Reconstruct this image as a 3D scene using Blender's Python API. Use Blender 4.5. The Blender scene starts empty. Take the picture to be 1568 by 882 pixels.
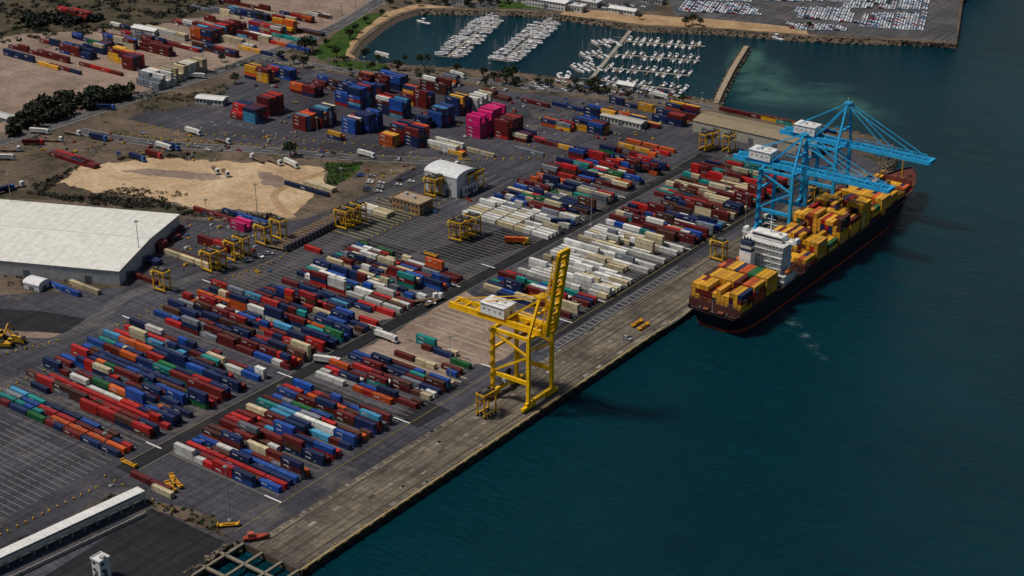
import bpy, math, random
import numpy as np
from mathutils import Vector, geometry, noise
R=random.Random(23)
rad=math.radians
F=2480.0; PIT=rad(24.7); AZ=rad(36.6); HC=375.0; CX=392.0
sp,cp,sa,ca=math.sin(PIT),math.cos(PIT),math.sin(AZ),math.cos(AZ)
WZ=-3.2
def P(u,v,z=0.0):
    """survey reading -> site coordinates (X across quay, Y along quay) on level z"""
    x=u-784.0;y=v-441.0;D=F*sp+y*cp;h=HC-z
    lat=h*x/D;dep=h*(F*cp-y*sp)/D
    return (CX+ca*lat-sa*dep, sa*lat+ca*dep)
scene=bpy.context.scene
# ---------------------------------------------------------------- materials
def nt(name,rough=.8,spec=.3):
    m=bpy.data.materials.new(name);m.use_nodes=True;t=m.node_tree
    b=t.nodes['Principled BSDF'];b.inputs['Roughness'].default_value=rough
    b.inputs['Specular IOR Level'].default_value=spec
    return m,t,b
def N(t,k,**kw):
    n=t.nodes.new(k)
    for a,b in kw.items():
        if a in n.inputs: n.inputs[a].default_value=b
        else: setattr(n,a,b)
    return n
def L(t,a,b): t.links.new(a,b)
def coords(t,sc=(1,1,1),rot=0):
    g=N(t,'ShaderNodeNewGeometry');m=N(t,'ShaderNodeMapping')
    m.inputs['Scale'].default_value=sc;m.inputs['Rotation'].default_value=(0,0,rot)
    L(t,g.outputs['Position'],m.inputs['Vector']);return m.outputs[0]
def noi(t,vec,scale,detail=5,rough=.6,dist=0):
    n=N(t,'ShaderNodeTexNoise');n.inputs['Scale'].default_value=scale;n.inputs['Detail'].default_value=detail
    n.inputs['Roughness'].default_value=rough;n.inputs['Distortion'].default_value=dist
    L(t,vec,n.inputs['Vector']);return n.outputs['Fac']
def ramp(t,fac,stops):
    r=N(t,'ShaderNodeValToRGB');e=r.color_ramp.elements
    while len(e)<len(stops): e.new(.5)
    for i,(p,c) in enumerate(stops):
        e[i].position=p;e[i].color=(*c,1) if len(c)==3 else c
    L(t,fac,r.inputs[0]);return r.outputs[0]
def mix(t,a,b,fac=.5,mode='MIX'):
    m=N(t,'ShaderNodeMix',data_type='RGBA',blend_type=mode)
    if isinstance(fac,(int,float)): m.inputs[0].default_value=fac
    else: L(t,fac,m.inputs[0])
    for s,i in ((a,6),(b,7)):
        if isinstance(s,tuple): m.inputs[i].default_value=(*s,1)
        else: L(t,s,m.inputs[i])
    return m.outputs[2]
def bump(t,b,h,st,dist=.1):
    n=N(t,'ShaderNodeBump');n.inputs['Strength'].default_value=st;n.inputs['Distance'].default_value=dist
    L(t,h,n.inputs['Height']);L(t,n.outputs[0],b.inputs['Normal'])
g3=lambda v:(v,v,v)
def m_painted():
    m,t,b=nt('weathered_paint',.6,.2)
    a=N(t,'ShaderNodeAttribute',attribute_name='Col')
    c=coords(t)
    n1=ramp(t,noi(t,c,.35,6,.7),[(.3,g3(.55)),(.6,g3(.98)),(.8,g3(1.12))])
    c1=mix(t,a.outputs['Color'],n1,1.0,'MULTIPLY')
    st=ramp(t,noi(t,coords(t,(1.2,1.2,.25)),1.3,5,.7),[(.52,g3(0)),(.8,g3(.5))])
    c2=mix(t,c1,(.045,.026,.018),st)
    g=N(t,'ShaderNodeNewGeometry');s=N(t,'ShaderNodeSeparateXYZ');L(t,g.outputs['Normal'],s.inputs[0])
    up=N(t,'ShaderNodeMath',operation='MULTIPLY');L(t,s.outputs['Z'],up.inputs[0]);
    L(t,noi(t,c,.9,3,.6),up.inputs[1]);
    up2=N(t,'ShaderNodeMath',operation='MULTIPLY',use_clamp=True);L(t,up.outputs[0],up2.inputs[0]);up2.inputs[1].default_value=.10
    c3=mix(t,c2,(.20,.18,.165),up2.outputs[0])
    L(t,c3,b.inputs['Base Color'])
    w=N(t,'ShaderNodeTexWave',bands_direction='DIAGONAL');w.inputs['Scale'].default_value=.6;L(t,c,w.inputs['Vector'])
    bump(t,b,w.outputs['Fac'],.25,.05)
    return m
def m_clean(name='building_paint',rough=.6,amt=.25):
    m,t,b=nt(name,rough,.3)
    a=N(t,'ShaderNodeAttribute',attribute_name='Col');c=coords(t)
    n1=ramp(t,noi(t,c,.25,6,.7),[(.3,g3(1-amt)),(.65,g3(1.0))])
    c1=mix(t,a.outputs['Color'],n1,1.0,'MULTIPLY')
    n2=ramp(t,noi(t,coords(t,(1.5,1.5,.2)),1.0,4,.7),[(.35,g3(1-amt)),(.6,g3(1.0))])
    L(t,mix(t,c1,n2,1.0,'MULTIPLY'),b.inputs['Base Color']);return m
def m_asphalt(name,dark,light,tint=(.97,.96,1.14),stain=.55):
    m,t,b=nt(name,.85,.2);c=coords(t)
    a=ramp(t,noi(t,c,.012,7,.62,.6),[(.3,tuple(dark*x for x in tint)),(.5,tuple((dark+light)/2*x for x in tint)),(.72,tuple(light*x for x in tint))])
    s1=ramp(t,noi(t,coords(t,(.35,.012,1)),1,4,.7),[(.35,g3(.48)),(.6,g3(1.2))])
    s2=ramp(t,noi(t,coords(t,(.02,.45,1)),1,4,.7),[(.35,g3(.62)),(.6,g3(1.12))])
    c1=mix(t,a,s1,.85,'MULTIPLY');c1=mix(t,c1,s2,.75,'MULTIPLY')
    f=ramp(t,noi(t,c,.35,5,.75),[(.3,g3(.68)),(.7,g3(1.28))])
    c1=mix(t,c1,f,1.0,'MULTIPLY')
    vr=N(t,'ShaderNodeTexBrick');vr.offset=.37;vr.inputs['Scale'].default_value=1;vr.inputs['Brick Width'].default_value=41;vr.inputs['Row Height'].default_value=23;vr.inputs['Mortar Size'].default_value=.15
    vr.inputs['Color1'].default_value=(1,1,1,1);vr.inputs['Color2'].default_value=(.68,.68,.70,1);vr.inputs['Mortar'].default_value=(.6,.6,.6,1);L(t,c,vr.inputs['Vector'])
    c1=mix(t,c1,vr.outputs[0],.8,'MULTIPLY')
    d=ramp(t,noi(t,c,.03,5,.7),[(.56,g3(0)),(.72,g3(stain))])
    c1=mix(t,c1,(.16,.13,.105),d)
    L(t,c1,b.inputs['Base Color']);bump(t,b,noi(t,c,2,4),.3,.03);return m
def m_concrete():
    m,t,b=nt('apron_concrete',.85,.2);c=coords(t)
    a=ramp(t,noi(t,c,.05,7,.7,.4),[(.25,(.06,.054,.045)),(.48,(.135,.116,.088)),(.75,(.26,.22,.16))])
    s=ramp(t,noi(t,coords(t,(.6,.012,1)),1,5,.75),[(.35,g3(.42)),(.62,g3(1.18))])
    c1=mix(t,a,s,.95,'MULTIPLY')
    br=N(t,'ShaderNodeTexBrick');br.offset=0;br.inputs['Scale'].default_value=1
    br.inputs['Brick Width'].default_value=6;br.inputs['Row Height'].default_value=6
    br.inputs['Mortar Size'].default_value=.14
    br.inputs['Color1'].default_value=(1,1,1,1);br.inputs['Color2'].default_value=(.66,.66,.66,1);br.inputs['Mortar'].default_value=(.35,.35,.35,1)
    L(t,c,br.inputs['Vector'])
    c1=mix(t,c1,br.outputs[0],.9,'MULTIPLY')
    f=ramp(t,noi(t,c,.5,6,.8),[(.32,g3(.6)),(.62,g3(1.15))])
    c1=mix(t,c1,f,1.0,'MULTIPLY')
    L(t,c1,b.inputs['Base Color']);return m
def m_soil(name,c0,c1_,c2,sc=.03,veg=None):
    m,t,b=nt(name,.95,.1);c=coords(t)
    a=ramp(t,noi(t,c,sc,8,.68,.5),[(.28,c0),(.5,c1_),(.72,c2)])
    f=ramp(t,noi(t,c,.3,6,.75),[(.3,g3(.65)),(.7,g3(1.2))])
    a=mix(t,a,f,1.0,'MULTIPLY')
    if veg:
        v=ramp(t,noi(t,c,.045,8,.75),[(.5,g3(0)),(.6,g3(.9))]);a=mix(t,a,veg,v)
    L(t,a,b.inputs['Base Color']);bump(t,b,noi(t,c,.8,6),.6,.3);return m
def m_water():
    m,t,b=nt('sea_water',.12,.26);c=coords(t)
    b.inputs['IOR'].default_value=1.33
    a=ramp(t,noi(t,c,.004,5,.6,.5),[(.3,(.0002,.0145,.0215)),(.7,(.0003,.026,.0375))])
    L(t,a,b.inputs['Base Color'])
    n1=noi(t,coords(t,(.12,.38,1),rad(-20)),1,6,.7,.5);n2=noi(t,coords(t,(.02,.05,1),rad(15)),1,3,.6)
    ad=N(t,'ShaderNodeMath',operation='ADD');L(t,n1,ad.inputs[0])
    mu=N(t,'ShaderNodeMath',operation='MULTIPLY');L(t,n2,mu.inputs[0]);mu.inputs[1].default_value=1.6
    L(t,mu.outputs[0],ad.inputs[1]);bump(t,b,ad.outputs[0],1.0,1.6)
    b.inputs['Specular Tint'].default_value=(.06,.7,1,1);return m
def m_patch(name,col,scale,lo,hi,mx):
    m,t,b=nt(name,.6,.2);c=coords(t);b.inputs['Base Color'].default_value=(*col,1)
    a=N(t,'ShaderNodeAttribute',attribute_name='Col')
    f=ramp(t,noi(t,c,scale,7,.75,.8),[(lo,g3(0)),(hi,g3(mx))])
    x=mix(t,f,a.outputs['Color'],1.0,'MULTIPLY')
    L(t,x,b.inputs['Alpha']);return m
M=dict(paint=m_painted(),clean=m_clean(),
 asphalt=m_asphalt('yard_asphalt',.034,.086),road=m_asphalt('road_asphalt',.055,.11,(1.02,.98,1.0)),
 dark=m_asphalt('fresh_asphalt',.013,.022,stain=.12),
 conc=m_concrete(),
 soil=m_soil('dry_soil',(.05,.037,.028),(.11,.082,.06),(.18,.135,.10),.02,(.03,.034,.018)),
 dirt=m_soil('pale_dirt',(.13,.095,.075),(.225,.165,.13),(.32,.245,.195),.03),
 sand=m_soil('sand',(.27,.18,.10),(.43,.31,.185),(.54,.42,.28),.03),
 beach=m_soil('beach_sand',(.22,.14,.075),(.33,.22,.12),(.42,.30,.18),.05),
 grass=m_soil('grass',(.014,.032,.006),(.028,.06,.009),(.06,.085,.02),.06),
 scrubg=m_soil('scrub_soil',(.026,.028,.015),(.06,.05,.032),(.12,.09,.06),.08),
 water=m_water(),
 foam=m_patch('foam',(.32,.46,.46),.16,.50,.78,.5),shoal=m_patch('shoal',(.08,.21,.17),.02,.36,.68,.55),
 leaf=m_clean('foliage',.8,.45),rock=m_clean('rock',.9,.5))
# ---------------------------------------------------------------- mesh builder
BOXV=np.array([[x,y,z] for z in(-.5,.5) for y in(-.5,.5) for x in(-.5,.5)],float)
BOXQ=np.array([[0,2,3,1],[4,5,7,6],[0,1,5,4],[1,3,7,5],[3,2,6,7],[2,0,4,6]])
def rz(a):
    c,s=math.cos(a),math.sin(a);return np.array([[c,-s,0],[s,c,0],[0,0,1.]])
class MB:
    def __init__(s): s.V=[];s.Q=[];s.C=[];s.n=0
    def add(s,V,Q,C):
        V=np.asarray(V,float);Q=np.asarray(Q)
        s.V.append(V);s.Q.append(Q+s.n);s.n+=len(V)
        C=np.asarray(C,float)
        if C.ndim==1: C=np.tile(C,(len(Q),1))
        s.C.append(C)
    def box(s,cx,cy,cz,sx,sy,sz,col,rot=0):
        V=BOXV*[sx,sy,sz]
        if rot: V=V@rz(rot).T
        s.add(V+[cx,cy,cz],BOXQ,col)
    def bb(s,x0,x1,y0,y1,z0,z1,col): s.box((x0+x1)/2,(y0+y1)/2,(z0+z1)/2,abs(x1-x0),abs(y1-y0),abs(z1-z0),col)
    def frame(s,p,q):
        p=np.array(p,float);q=np.array(q,float);d=q-p;l=np.linalg.norm(d);d=d/l
        up=np.array([0,0,1.]) if abs(d[2])<.95 else np.array([0,1.,0])
        a=np.cross(up,d);a/=np.linalg.norm(a);b=np.cross(d,a);return p,q,l,d,a,b
    def beam(s,p,q,w,h,col):
        p,q,l,d,a,b=s.frame(p,q);Mx=np.stack([a*w,d*l,b*h])
        s.add(BOXV@Mx+(p+q)/2,BOXQ,col)
    def cyl(s,p,q,r1,r2,col,n=8):
        p,q,l,d,a,b=s.frame(p,q);an=np.arange(n)*2*math.pi/n
        ring=np.outer(np.cos(an),a)+np.outer(np.sin(an),b)
        V=np.vstack([p+ring*r1,q+ring*r2])
        Q=[[i,(i+1)%n,n+(i+1)%n,n+i] for i in range(n)]
        cap=[[0,1,2,3],[0,3,4,7],[4,5,6,7]] if n==8 else [[0,1,2,3],[0,3,4,5]]
        Q+=[[n+k for k in c] for c in cap]+[c[::-1] for c in cap]
        s.add(V,Q,col)
    def quad(s,pts,col): s.add(pts,[[0,1,2,3]],col)
    def arrays(s): return np.vstack(s.V),np.vstack(s.Q),np.vstack(s.C)
    def place(s,T,x,y,z,rot=0,paint=None,sc=1):
        V,Q,C=T
        V=(V*sc)@rz(rot).T+[x,y,z]
        if paint is not None:
            C=C.copy();m=C[:,0]<0;C[m]=(-C[m])*np.array(paint)
        s.add(V,Q,C)
    def mesh(s,name,mat):
        V,Q,C=s.arrays();me=bpy.data.meshes.new(name)
        me.vertices.add(len(V));me.vertices.foreach_set('co',V.astype(np.float32).ravel())
        me.loops.add(len(Q)*4);me.loops.foreach_set('vertex_index',Q.astype(np.int32).ravel())
        me.polygons.add(len(Q));me.polygons.foreach_set('loop_start',np.arange(len(Q),dtype=np.int32)*4)
        me.polygons.foreach_set('loop_total',np.full(len(Q),4,np.int32))
        me.polygons.foreach_set('use_smooth',np.zeros(len(Q),bool))
        at=me.attributes.new('Col','FLOAT_COLOR','FACE')
        at.data.foreach_set('color',np.hstack([np.abs(C),np.ones((len(C),1))]).astype(np.float32).ravel())
        me.update(calc_edges=True);me.materials.append(mat);return me
    def obj(s,name,mat=None):
        if not s.V: return None
        return put(name,s.mesh(name,mat or M['paint']))
def put(name,me,x=0,y=0,z=0,rot=0,sc=1):
    o=bpy.data.objects.new(name,me);scene.collection.objects.link(o)
    o.location=(x,y,z);o.rotation_euler=(0,0,rot);o.scale=(sc,sc,sc);return o
def rough_edge(pts,step,amp):
    out=[]
    for i,a in enumerate(pts):
        b=pts[(i+1)%len(pts)];d=math.dist(a,b);n=max(1,min(60,int(d/step)))
        for k in range(n):
            f=k/n;x=a[0]+(b[0]-a[0])*f;y=a[1]+(b[1]-a[1])*f
            out.append((x+R.uniform(-amp,amp)*(d>step*.5),y+R.uniform(-amp,amp)*(d>step*.5)))
    return out
def sheet(name,pts,z,mat,jit=None,skirt=None):
    if jit: pts=rough_edge(pts,*jit)
    V=[(x,y,z) for x,y in pts]
    tr=geometry.tessellate_polygon([[Vector(v) for v in V]])
    faces=[]
    for f in tr:
        a,b,c=[Vector(V[i]) for i in f]
        faces.append(tuple(f) if (b-a).cross(c-a).z>0 else tuple(reversed(f)))
    if skirt is not None:
        n=len(V);V+= [(x,y,skirt) for x,y in pts]
        faces+=[(i,(i+1)%n,n+(i+1)%n,n+i) for i in range(n)]
    me=bpy.data.meshes.new(name);me.from_pydata(V,[],faces);me.materials.append(mat)
    me.polygons.foreach_set('use_smooth',np.zeros(len(faces),bool))
    at=me.attributes.new('Col','FLOAT_COLOR','FACE')
    at.data.foreach_set('color',np.ones(len(faces)*4,dtype=np.float32))
    return put(name,me)
def smooth(pts,k=6):
    out=[];n=len(pts)
    for i in range(n-1):
        p0=pts[max(i-1,0)];p1=pts[i];p2=pts[i+1];p3=pts[min(i+2,n-1)]
        for j in range(k):
            t=j/k
            out.append(tuple(.5*((2*p1[a])+(-p0[a]+p2[a])*t+(2*p0[a]-5*p1[a]+4*p2[a]-p3[a])*t*t+(-p0[a]+3*p1[a]-3*p2[a]+p3[a])*t**3) for a in(0,1)))
    out.append(pts[-1]);return out
def offs(pts,d):
    out=[]
    for i,p in enumerate(pts):
        a=pts[max(i-1,0)];b=pts[min(i+1,len(pts)-1)];dx,dy=b[0]-a[0],b[1]-a[1];l=math.hypot(dx,dy) or 1
        out.append((p[0]-dy/l*d,p[1]+dx/l*d))
    return out
def ribbon_mb(mb,pts,o0,o1,z,col,dash=None):
    A=offs(pts,o0);B=offs(pts,o1)
    for i in range(len(pts)-1):
        if dash and i%2: continue
        mb.quad([(*A[i],z),(*A[i+1],z),(*B[i+1],z),(*B[i],z)],col)
def ribbon(name,pts,w,z,mat,kerb=True,line=True):
    pts=smooth(pts);mb=MB();ribbon_mb(mb,pts,w/2,-w/2,z,(1,1,1));o=mb.obj(name,mat)
    if kerb:
        k=MB()
        for s in(1,-1):
            A=offs(pts,s*w/2);B=offs(pts,s*(w/2+.35))
            for i in range(len(pts)-1):
                k.add([(*A[i],z-.02),(*A[i+1],z-.02),(*A[i+1],z+.13),(*A[i],z+.13),(*B[i],z+.13),(*B[i+1],z+.13),(*B[i+1],z-.02),(*B[i],z-.02)],[[0,1,2,3],[3,2,5,4],[4,5,6,7]],(.3,.29,.27))
        k.obj('kerb',M['clean'])
    if line:
        k=MB();ribbon_mb(k,pts,.12,-.12,z+.03,(.6,.6,.56),dash=True)
        for s in(1,-1): ribbon_mb(k,pts,s*(w/2-.5)+.08,s*(w/2-.5)-.08,z+.03,(.5,.5,.46))
        k.obj('road_marking',M['clean'])
    return o
# ---------------------------------------------------------------- terrain
W=4500
mb=MB();mb.quad([(-W,-W,WZ),(W,-W,WZ),(W,W+1500,WZ),(-W,W+1500,WZ)],(1,1,1));mb.obj('water',M['water'])
south=[(1110,166),(1098,154),(1000,141),(950,134),(870,122),(800,112),(700,105),(600,98),(548,92)]
bay=[(548,92),(540,82),(555,62),(580,42),(605,26),(640,15)]
north=[(640,15),(720,16),(800,18),(860,24),(990,42),(1100,46),(1240,57),(1380,62),(1465,68)]
east=[(1352,262),(1367,238),(1365,222),(1330,208),(1300,200),(1200,183),(1110,166)]
PP=lambda l,z=0:[P(u,v,z) for u,v in l]
land=[(0,386),(0,945)]+PP(east)[:-1]+PP(south)[:-1]+PP(bay)[:-1]+PP(north)+PP([(1475,0)])+[(-500,4200),(-4000,4200),(-4000,-800),(-36,-800),(-36,386)]
sheet('ground',land,0,M['soil'],skirt=-9)
yard=[(-.2,386.2),(-.2,944)]+PP([(1335,245),(1250,210),(1110,176),(1000,160),(860,148),(700,130),(560,120),(470,105),(405,93),(365,122),(320,160),(250,165),(195,182),(330,215),(640,250),(560,300),(470,335),(410,345),(285,335),(190,440),(-250,468)])+[(-470,40),(-36.2,40),(-36.2,386.2)]
sheet('yard_pavement',yard,.03,M['asphalt'])
sheet('quay_apron',[(-30,386.4),(-.3,386.4),(-.3,940),(-30,940)],.06,M['conc'])
sheet('asphalt_lane',[(-122,395),(-112,395),(-112,905),(-122,905)],.065,M['dark'])
sheet('asphalt_lane',[(-46,600),(-38,600),(-38,900),(-46,900)],.065,M['dark'])
for y0,y1 in ((501,507),(806,809)): sheet('asphalt_lane',[(-112,y0),(-46,y0),(-46,y1),(-112,y1)],.065,M['dark'])
for q in ([(640,388),(700,405),(830,372),(770,350)],[(560,365),(640,385),(600,400),(520,378)],[(600,640),(640,655),(690,628),(650,612)]):
    sheet('asphalt_patch',PP(q),.07,M['dark'])
sheet('concrete_patch',[(-112,572),(-48,572),(-48,634),(-112,634)],.055,M['dirt'],(6,2.2))
sheet('concrete_patch',[(-110,545),(-60,545),(-55,572),(-112,572)],.05,M['dirt'],(6,2.2))
sheet('concrete_patch',[(-150,560),(-124,562),(-124,590),(-160,590)],.05,M['dirt'],(5,2))
# soils
sheet('dirt_lot',PP([(-250,-40),(600,-40),(585,5),(520,42),(400,85),(330,110),(210,143),(60,190),(-120,225)]),.04,M['dirt'],(15,3))
sheet('scrubland',PP([(-250,-40),(430,-40),(330,20),(200,45),(60,50),(-120,70)]),.08,M['scrubg'],(12,6))
sheet('dirt_lot',PP([(40,225),(110,205),(180,222),(330,236),(480,250),(590,262),(520,300),(470,333),(410,343),(285,330),(60,300),(-120,292),(-120,245)]),.06,M['soil'],(9,1.5))
sheet('sand_field',PP([(88,280),(125,256),(222,242),(300,245),(410,250),(492,257),(500,285),(462,316),(425,328),(370,320),(300,322),(235,302),(150,294)]),.10,M['sand'],(5,3))
sheet('sand_field',PP([(418,318),(470,310),(440,334),(425,330)]),.11,M['sand'],(5,1.2))
sheet('dirt_track',PP([(180,262),(235,258),(330,268),(345,274),(300,276),(225,268)]),.115,M['dirt'],(4,1.8))
sheet('dirt_track',PP([(395,262),(430,268),(450,284),(430,292),(400,280)]),.115,M['dirt'],(4,1.8))
sheet('scrubland',PP([(496,250),(560,250),(530,275),(505,290),(500,262)]),.12,M['grass'],(6,1.5))
sheet('scrubland',PP([(205,150),(300,142),(350,128),(340,150),(260,170),(210,172)]),.06,M['scrubg'],(6,1))
sheet('scrubland',PP([(-60,300),(60,288),(235,305),(300,325),(420,330),(410,340),(285,330),(100,306)]),.11,M['scrubg'],(6,1.5))
sheet('dark_pit',PP([(-60,470),(60,476),(132,488),(100,512),(-60,502)]),.07,M['dark'])
sheet('gravel_verge',PP([(-60,500),(100,512),(95,520),(-60,512)]),.075,M['dirt'],(5,.6))
sheet('black_hardstand',PP([(40,900),(232,779),(345,830),(290,884),(250,930),(0,930)]),.07,M['dark'])
sheet('scrubland',PP([(-40,870),(170,755),(190,765),(225,760),(0,860),(-40,890)]),.065,M['scrubg'],(4,.8))
sheet('scrubland',PP([(225,765),(330,790),(350,826),(232,778)]),.068,M['soil'],(4,.8))
sheet('promenade',PP([(470,92),(548,96),(700,109),(870,126),(1000,146),(1090,160),(1000,158),(860,146),(700,128),(560,118),(465,104)]),.05,M['soil'],(8,1))
sheet('beach',PP([(546,90),(536,82),(550,60),(574,40),(600,24),(640,12),(700,12),(640,6),(592,18),(560,40),(538,62),(527,84)]),.09,M['beach'],(8,1.2))
sheet('grass',PP([(490,92),(527,86),(538,62),(560,42),(590,20),(560,22),(515,50),(480,80)]),.10,M['grass'],(8,1.5))
sheet('grass',PP([(590,98),(550,95),(500,92),(510,104),(600,110)]),.10,M['grass'],(8,1.2))
sheet('grass',PP([(760,2),(830,2),(830,13),(765,14)]),.10,M['grass'],(8,1.2))
sheet('beach',PP([(860,22),(990,39),(1100,43),(1240,54),(1235,44),(1100,30),(980,22),(870,12)]),.09,M['beach'],(10,1.5))
sheet('car_storage_pavement',PP([(1020,-30),(1472,-30),(1464,64),(1380,59),(1245,52),(1160,36),(1030,24)]),.06,M['road'])
sheet('marina_pavement',PP([(600,8),(1020,-10),(1000,18),(860,16),(640,9)]),.05,M['road'])
# roads
ribbon('main_road',PP([(-160,262),(-60,235),(60,200),(210,150),(330,112),(400,86),(470,60),(530,33),(600,-12),(650,-50)]),13,.14,M['road'])
ribbon('service_road',PP([(120,200),(180,212),(260,222),(400,230),(520,240),(640,246),(720,250)]),11,.14,M['road'])
ribbon('promenade_road',PP([(400,88),(470,98),(560,112),(700,120),(860,138),(1000,151),(1090,166)]),9,.16,M['road'])
ribbon('access_road',PP([(-100,560),(0,535),(90,520),(160,480),(200,450),(300,425),(420,385),(530,325),(640,275),(700,248)]),9,.09,M['road'],kerb=False,line=False)
ribbon('sand_track',PP([(500,262),(440,285),(420,300),(430,318),(448,334)]),5,.13,M['beach'],False,False)
# breakwater
bw=PP([(1096,158),(1105,138),(1122,105),(1143,71)]);mb=MB()
A=offs(bw,2.0);B=offs(bw,-2.0);A2=offs(bw,4.6);B2=offs(bw,-4.6)
for i in range(3):
    mb.quad([(*A[i],.4),(*B[i],.4),(*B[i+1],.4),(*A[i+1],.4)],(.42,.33,.22))
    for q,q2 in((A,A2),(B,B2)):
        mb.quad([(*q[i],.4),(*q[i+1],.4),(*q2[i+1],-5),(*q2[i],-5)],(.16,.115,.08))
mb.quad([(*A[3],.4),(*B[3],.4),(*B2[3],-5),(*A2[3],-5)],(.10,.075,.055))
mb.obj('breakwater',M['rock'])
# riprap
mb=MB()
def rocks(pts,z0=0,w=5,den=1.0,s0=1.0,o0=-1.5):
    for i in range(len(pts)-1):
        a,b=pts[i],pts[i+1];d=math.dist(a,b);nx,ny=(b[1]-a[1])/d,-(b[0]-a[0])/d
        for k in range(int(d*den)):
            f=R.random();o=R.uniform(o0,w);s=R.uniform(.7,2.0)*s0
            V=BOXV*[s,s*R.uniform(.6,1),s*.8]+np.array([[R.uniform(-.2,.2)*s for _ in range(3)] for _ in range(8)])
            c=R.uniform(.06,.25);x=a[0]+(b[0]-a[0])*f+nx*o;y=a[1]+(b[1]-a[1])*f+ny*o
            mb.add(V@rz(R.random()*6).T+[x,y,z0-.1-max(0,o)*.55],BOXQ,(c,c*.8,c*.58))
rocks([(0,945)]+PP(east),w=5,den=2.2)
rocks(PP(south),den=1.6,w=4.5);rocks(PP(north),den=1.4)
rocks(bw,w=4.6,den=1.0,o0=2.4,s0=.7);rocks(bw[::-1],w=4.6,den=1.0,o0=2.4,s0=.7)
rocks([(-36,386),(-36,300)][::-1],w=4,den=2)
mb.obj('riprap_rocks',M['rock'])
mb=MB()
for pl in ([(0,945)]+PP(east),PP(south),PP(bay),PP(north)[:-1]):
    O=offs(pl,-5.5)
    O2=offs(pl,.5)
    for i in range(len(pl)-1):
        mb.quad([(*O2[i],-.02),(*O[i],-4),(*O[i+1],-4),(*O2[i+1],-.02)],(.15,.115,.08))
mb.obj('shore_bank',M['rock'])
# quay wall furniture
mb=MB()
mb.bb(-.9,0,386,945,.07,.32,(.34,.27,.12))
for y in np.arange(388,944,8):
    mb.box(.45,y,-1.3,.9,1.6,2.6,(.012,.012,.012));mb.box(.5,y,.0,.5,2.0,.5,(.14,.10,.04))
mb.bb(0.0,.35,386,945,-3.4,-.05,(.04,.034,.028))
for y in np.arange(392,944,16):
    mb.cyl((-1.6,y,.06),(-1.6,y,.6),.3,.25,(.35,.25,.04));mb.cyl((-1.6,y,.6),(-1.6,y,.75),.42,.42,(.35,.25,.04))
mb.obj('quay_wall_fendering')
mb=MB()
for x in(-5,-26):
    for d in(-.35,.35): mb.bb(x+d-.06,x+d+.06,388,940,.07,.11,(.10,.085,.075))
    mb.bb(x-.9,x-.75,388,940,.07,.09,(.35,.30,.12))
mb.bb(-5.6,-4.4,388,940,.062,.066,(.05,.045,.04));mb.bb(-26.6,-25.4,388,940,.062,.066,(.05,.045,.04))
mb.obj('crane_rail')
mb=MB()
for k in range(90):
    x=R.choice([-2.8,-8.5,-14,-20,-29]);y=R.uniform(390,670);c=R.uniform(.03,.30)
    mb.box(x,y,.075,R.uniform(.8,2.2),R.uniform(1,4.5),.02,(c,c*.9,c*.75))
mb.obj('apron_service_pits')
# markings
mb=MB();wl=(.45,.45,.42)
def hl(x0,x1,y,w=.22,c=wl,z=.1): mb.bb(x0,x1,y-w/2,y+w/2,z-.02,z,c)
def vl(x,y0,y1,w=.22,c=wl,z=.1): mb.bb(x-w/2,x+w/2,y0,y1,z-.02,z,c)
PT=3.5
for (x0,x1,y0,y1) in [(-110,-48,418,545),(-107,-45,640,893),(-228,-126,508,652),(-200,-124,656,716),(-185,-118,722,875)]:
    y=y0
    while y<y1:
        if R.random()<.93: hl(x0-1,x1+1,y,.5,(.15,.14,.12),.095)
        y+=PT
    for x in np.arange(x0,x1+1,12.9): vl(x,y0,y1,.12,(.22,.22,.2),.1)
y=546
while y<636:
    if R.random()<.85: hl(-108+R.choice([0,0,12,24]),-48-R.choice([0,0,12,24]),y,1.1,(.36,.30,.21),.095)
    y+=PT*1.3
y=300
while y<500:
    for k in range(8):
        if R.random()<.93: hl(-228+k*12.7,-228+k*12.7+11.6,y,.45,(.17,.165,.155),.095)
    y+=PT
for y in (418,504,572,638,670,760,806): 
    hl(-52,-42,y,.8,(.7,.7,.68));hl(-128,-118,y+.5,.8,(.7,.7,.68))
hl(-240,-228,502,.8,(.7,.7,.68));hl(-240,-228,560,.8,(.7,.7,.68))
for x in(-112,-121.5): vl(x,400,900,.2,(.4,.38,.26))
for y in np.arange(610,730,4.2): hl(-36,-31,y,.4,(.36,.36,.34))
vl(-31,600,735,.3,(.34,.34,.32));vl(-36,600,735,.3,(.34,.34,.32));vl(-42,390,900,.2,(.4,.32,.08))
for y in np.arange(392,600,6): hl(-29,-27.5,y,.3,(.45,.45,.4),.13)
for y in np.arange(657,716,4): hl(-240,-205,y,.35,(.5,.45,.12),.1)
for x in range(6): vl(-215+x*7,735,790,.2)
mb.obj('yard_marking',M['clean'])
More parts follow.
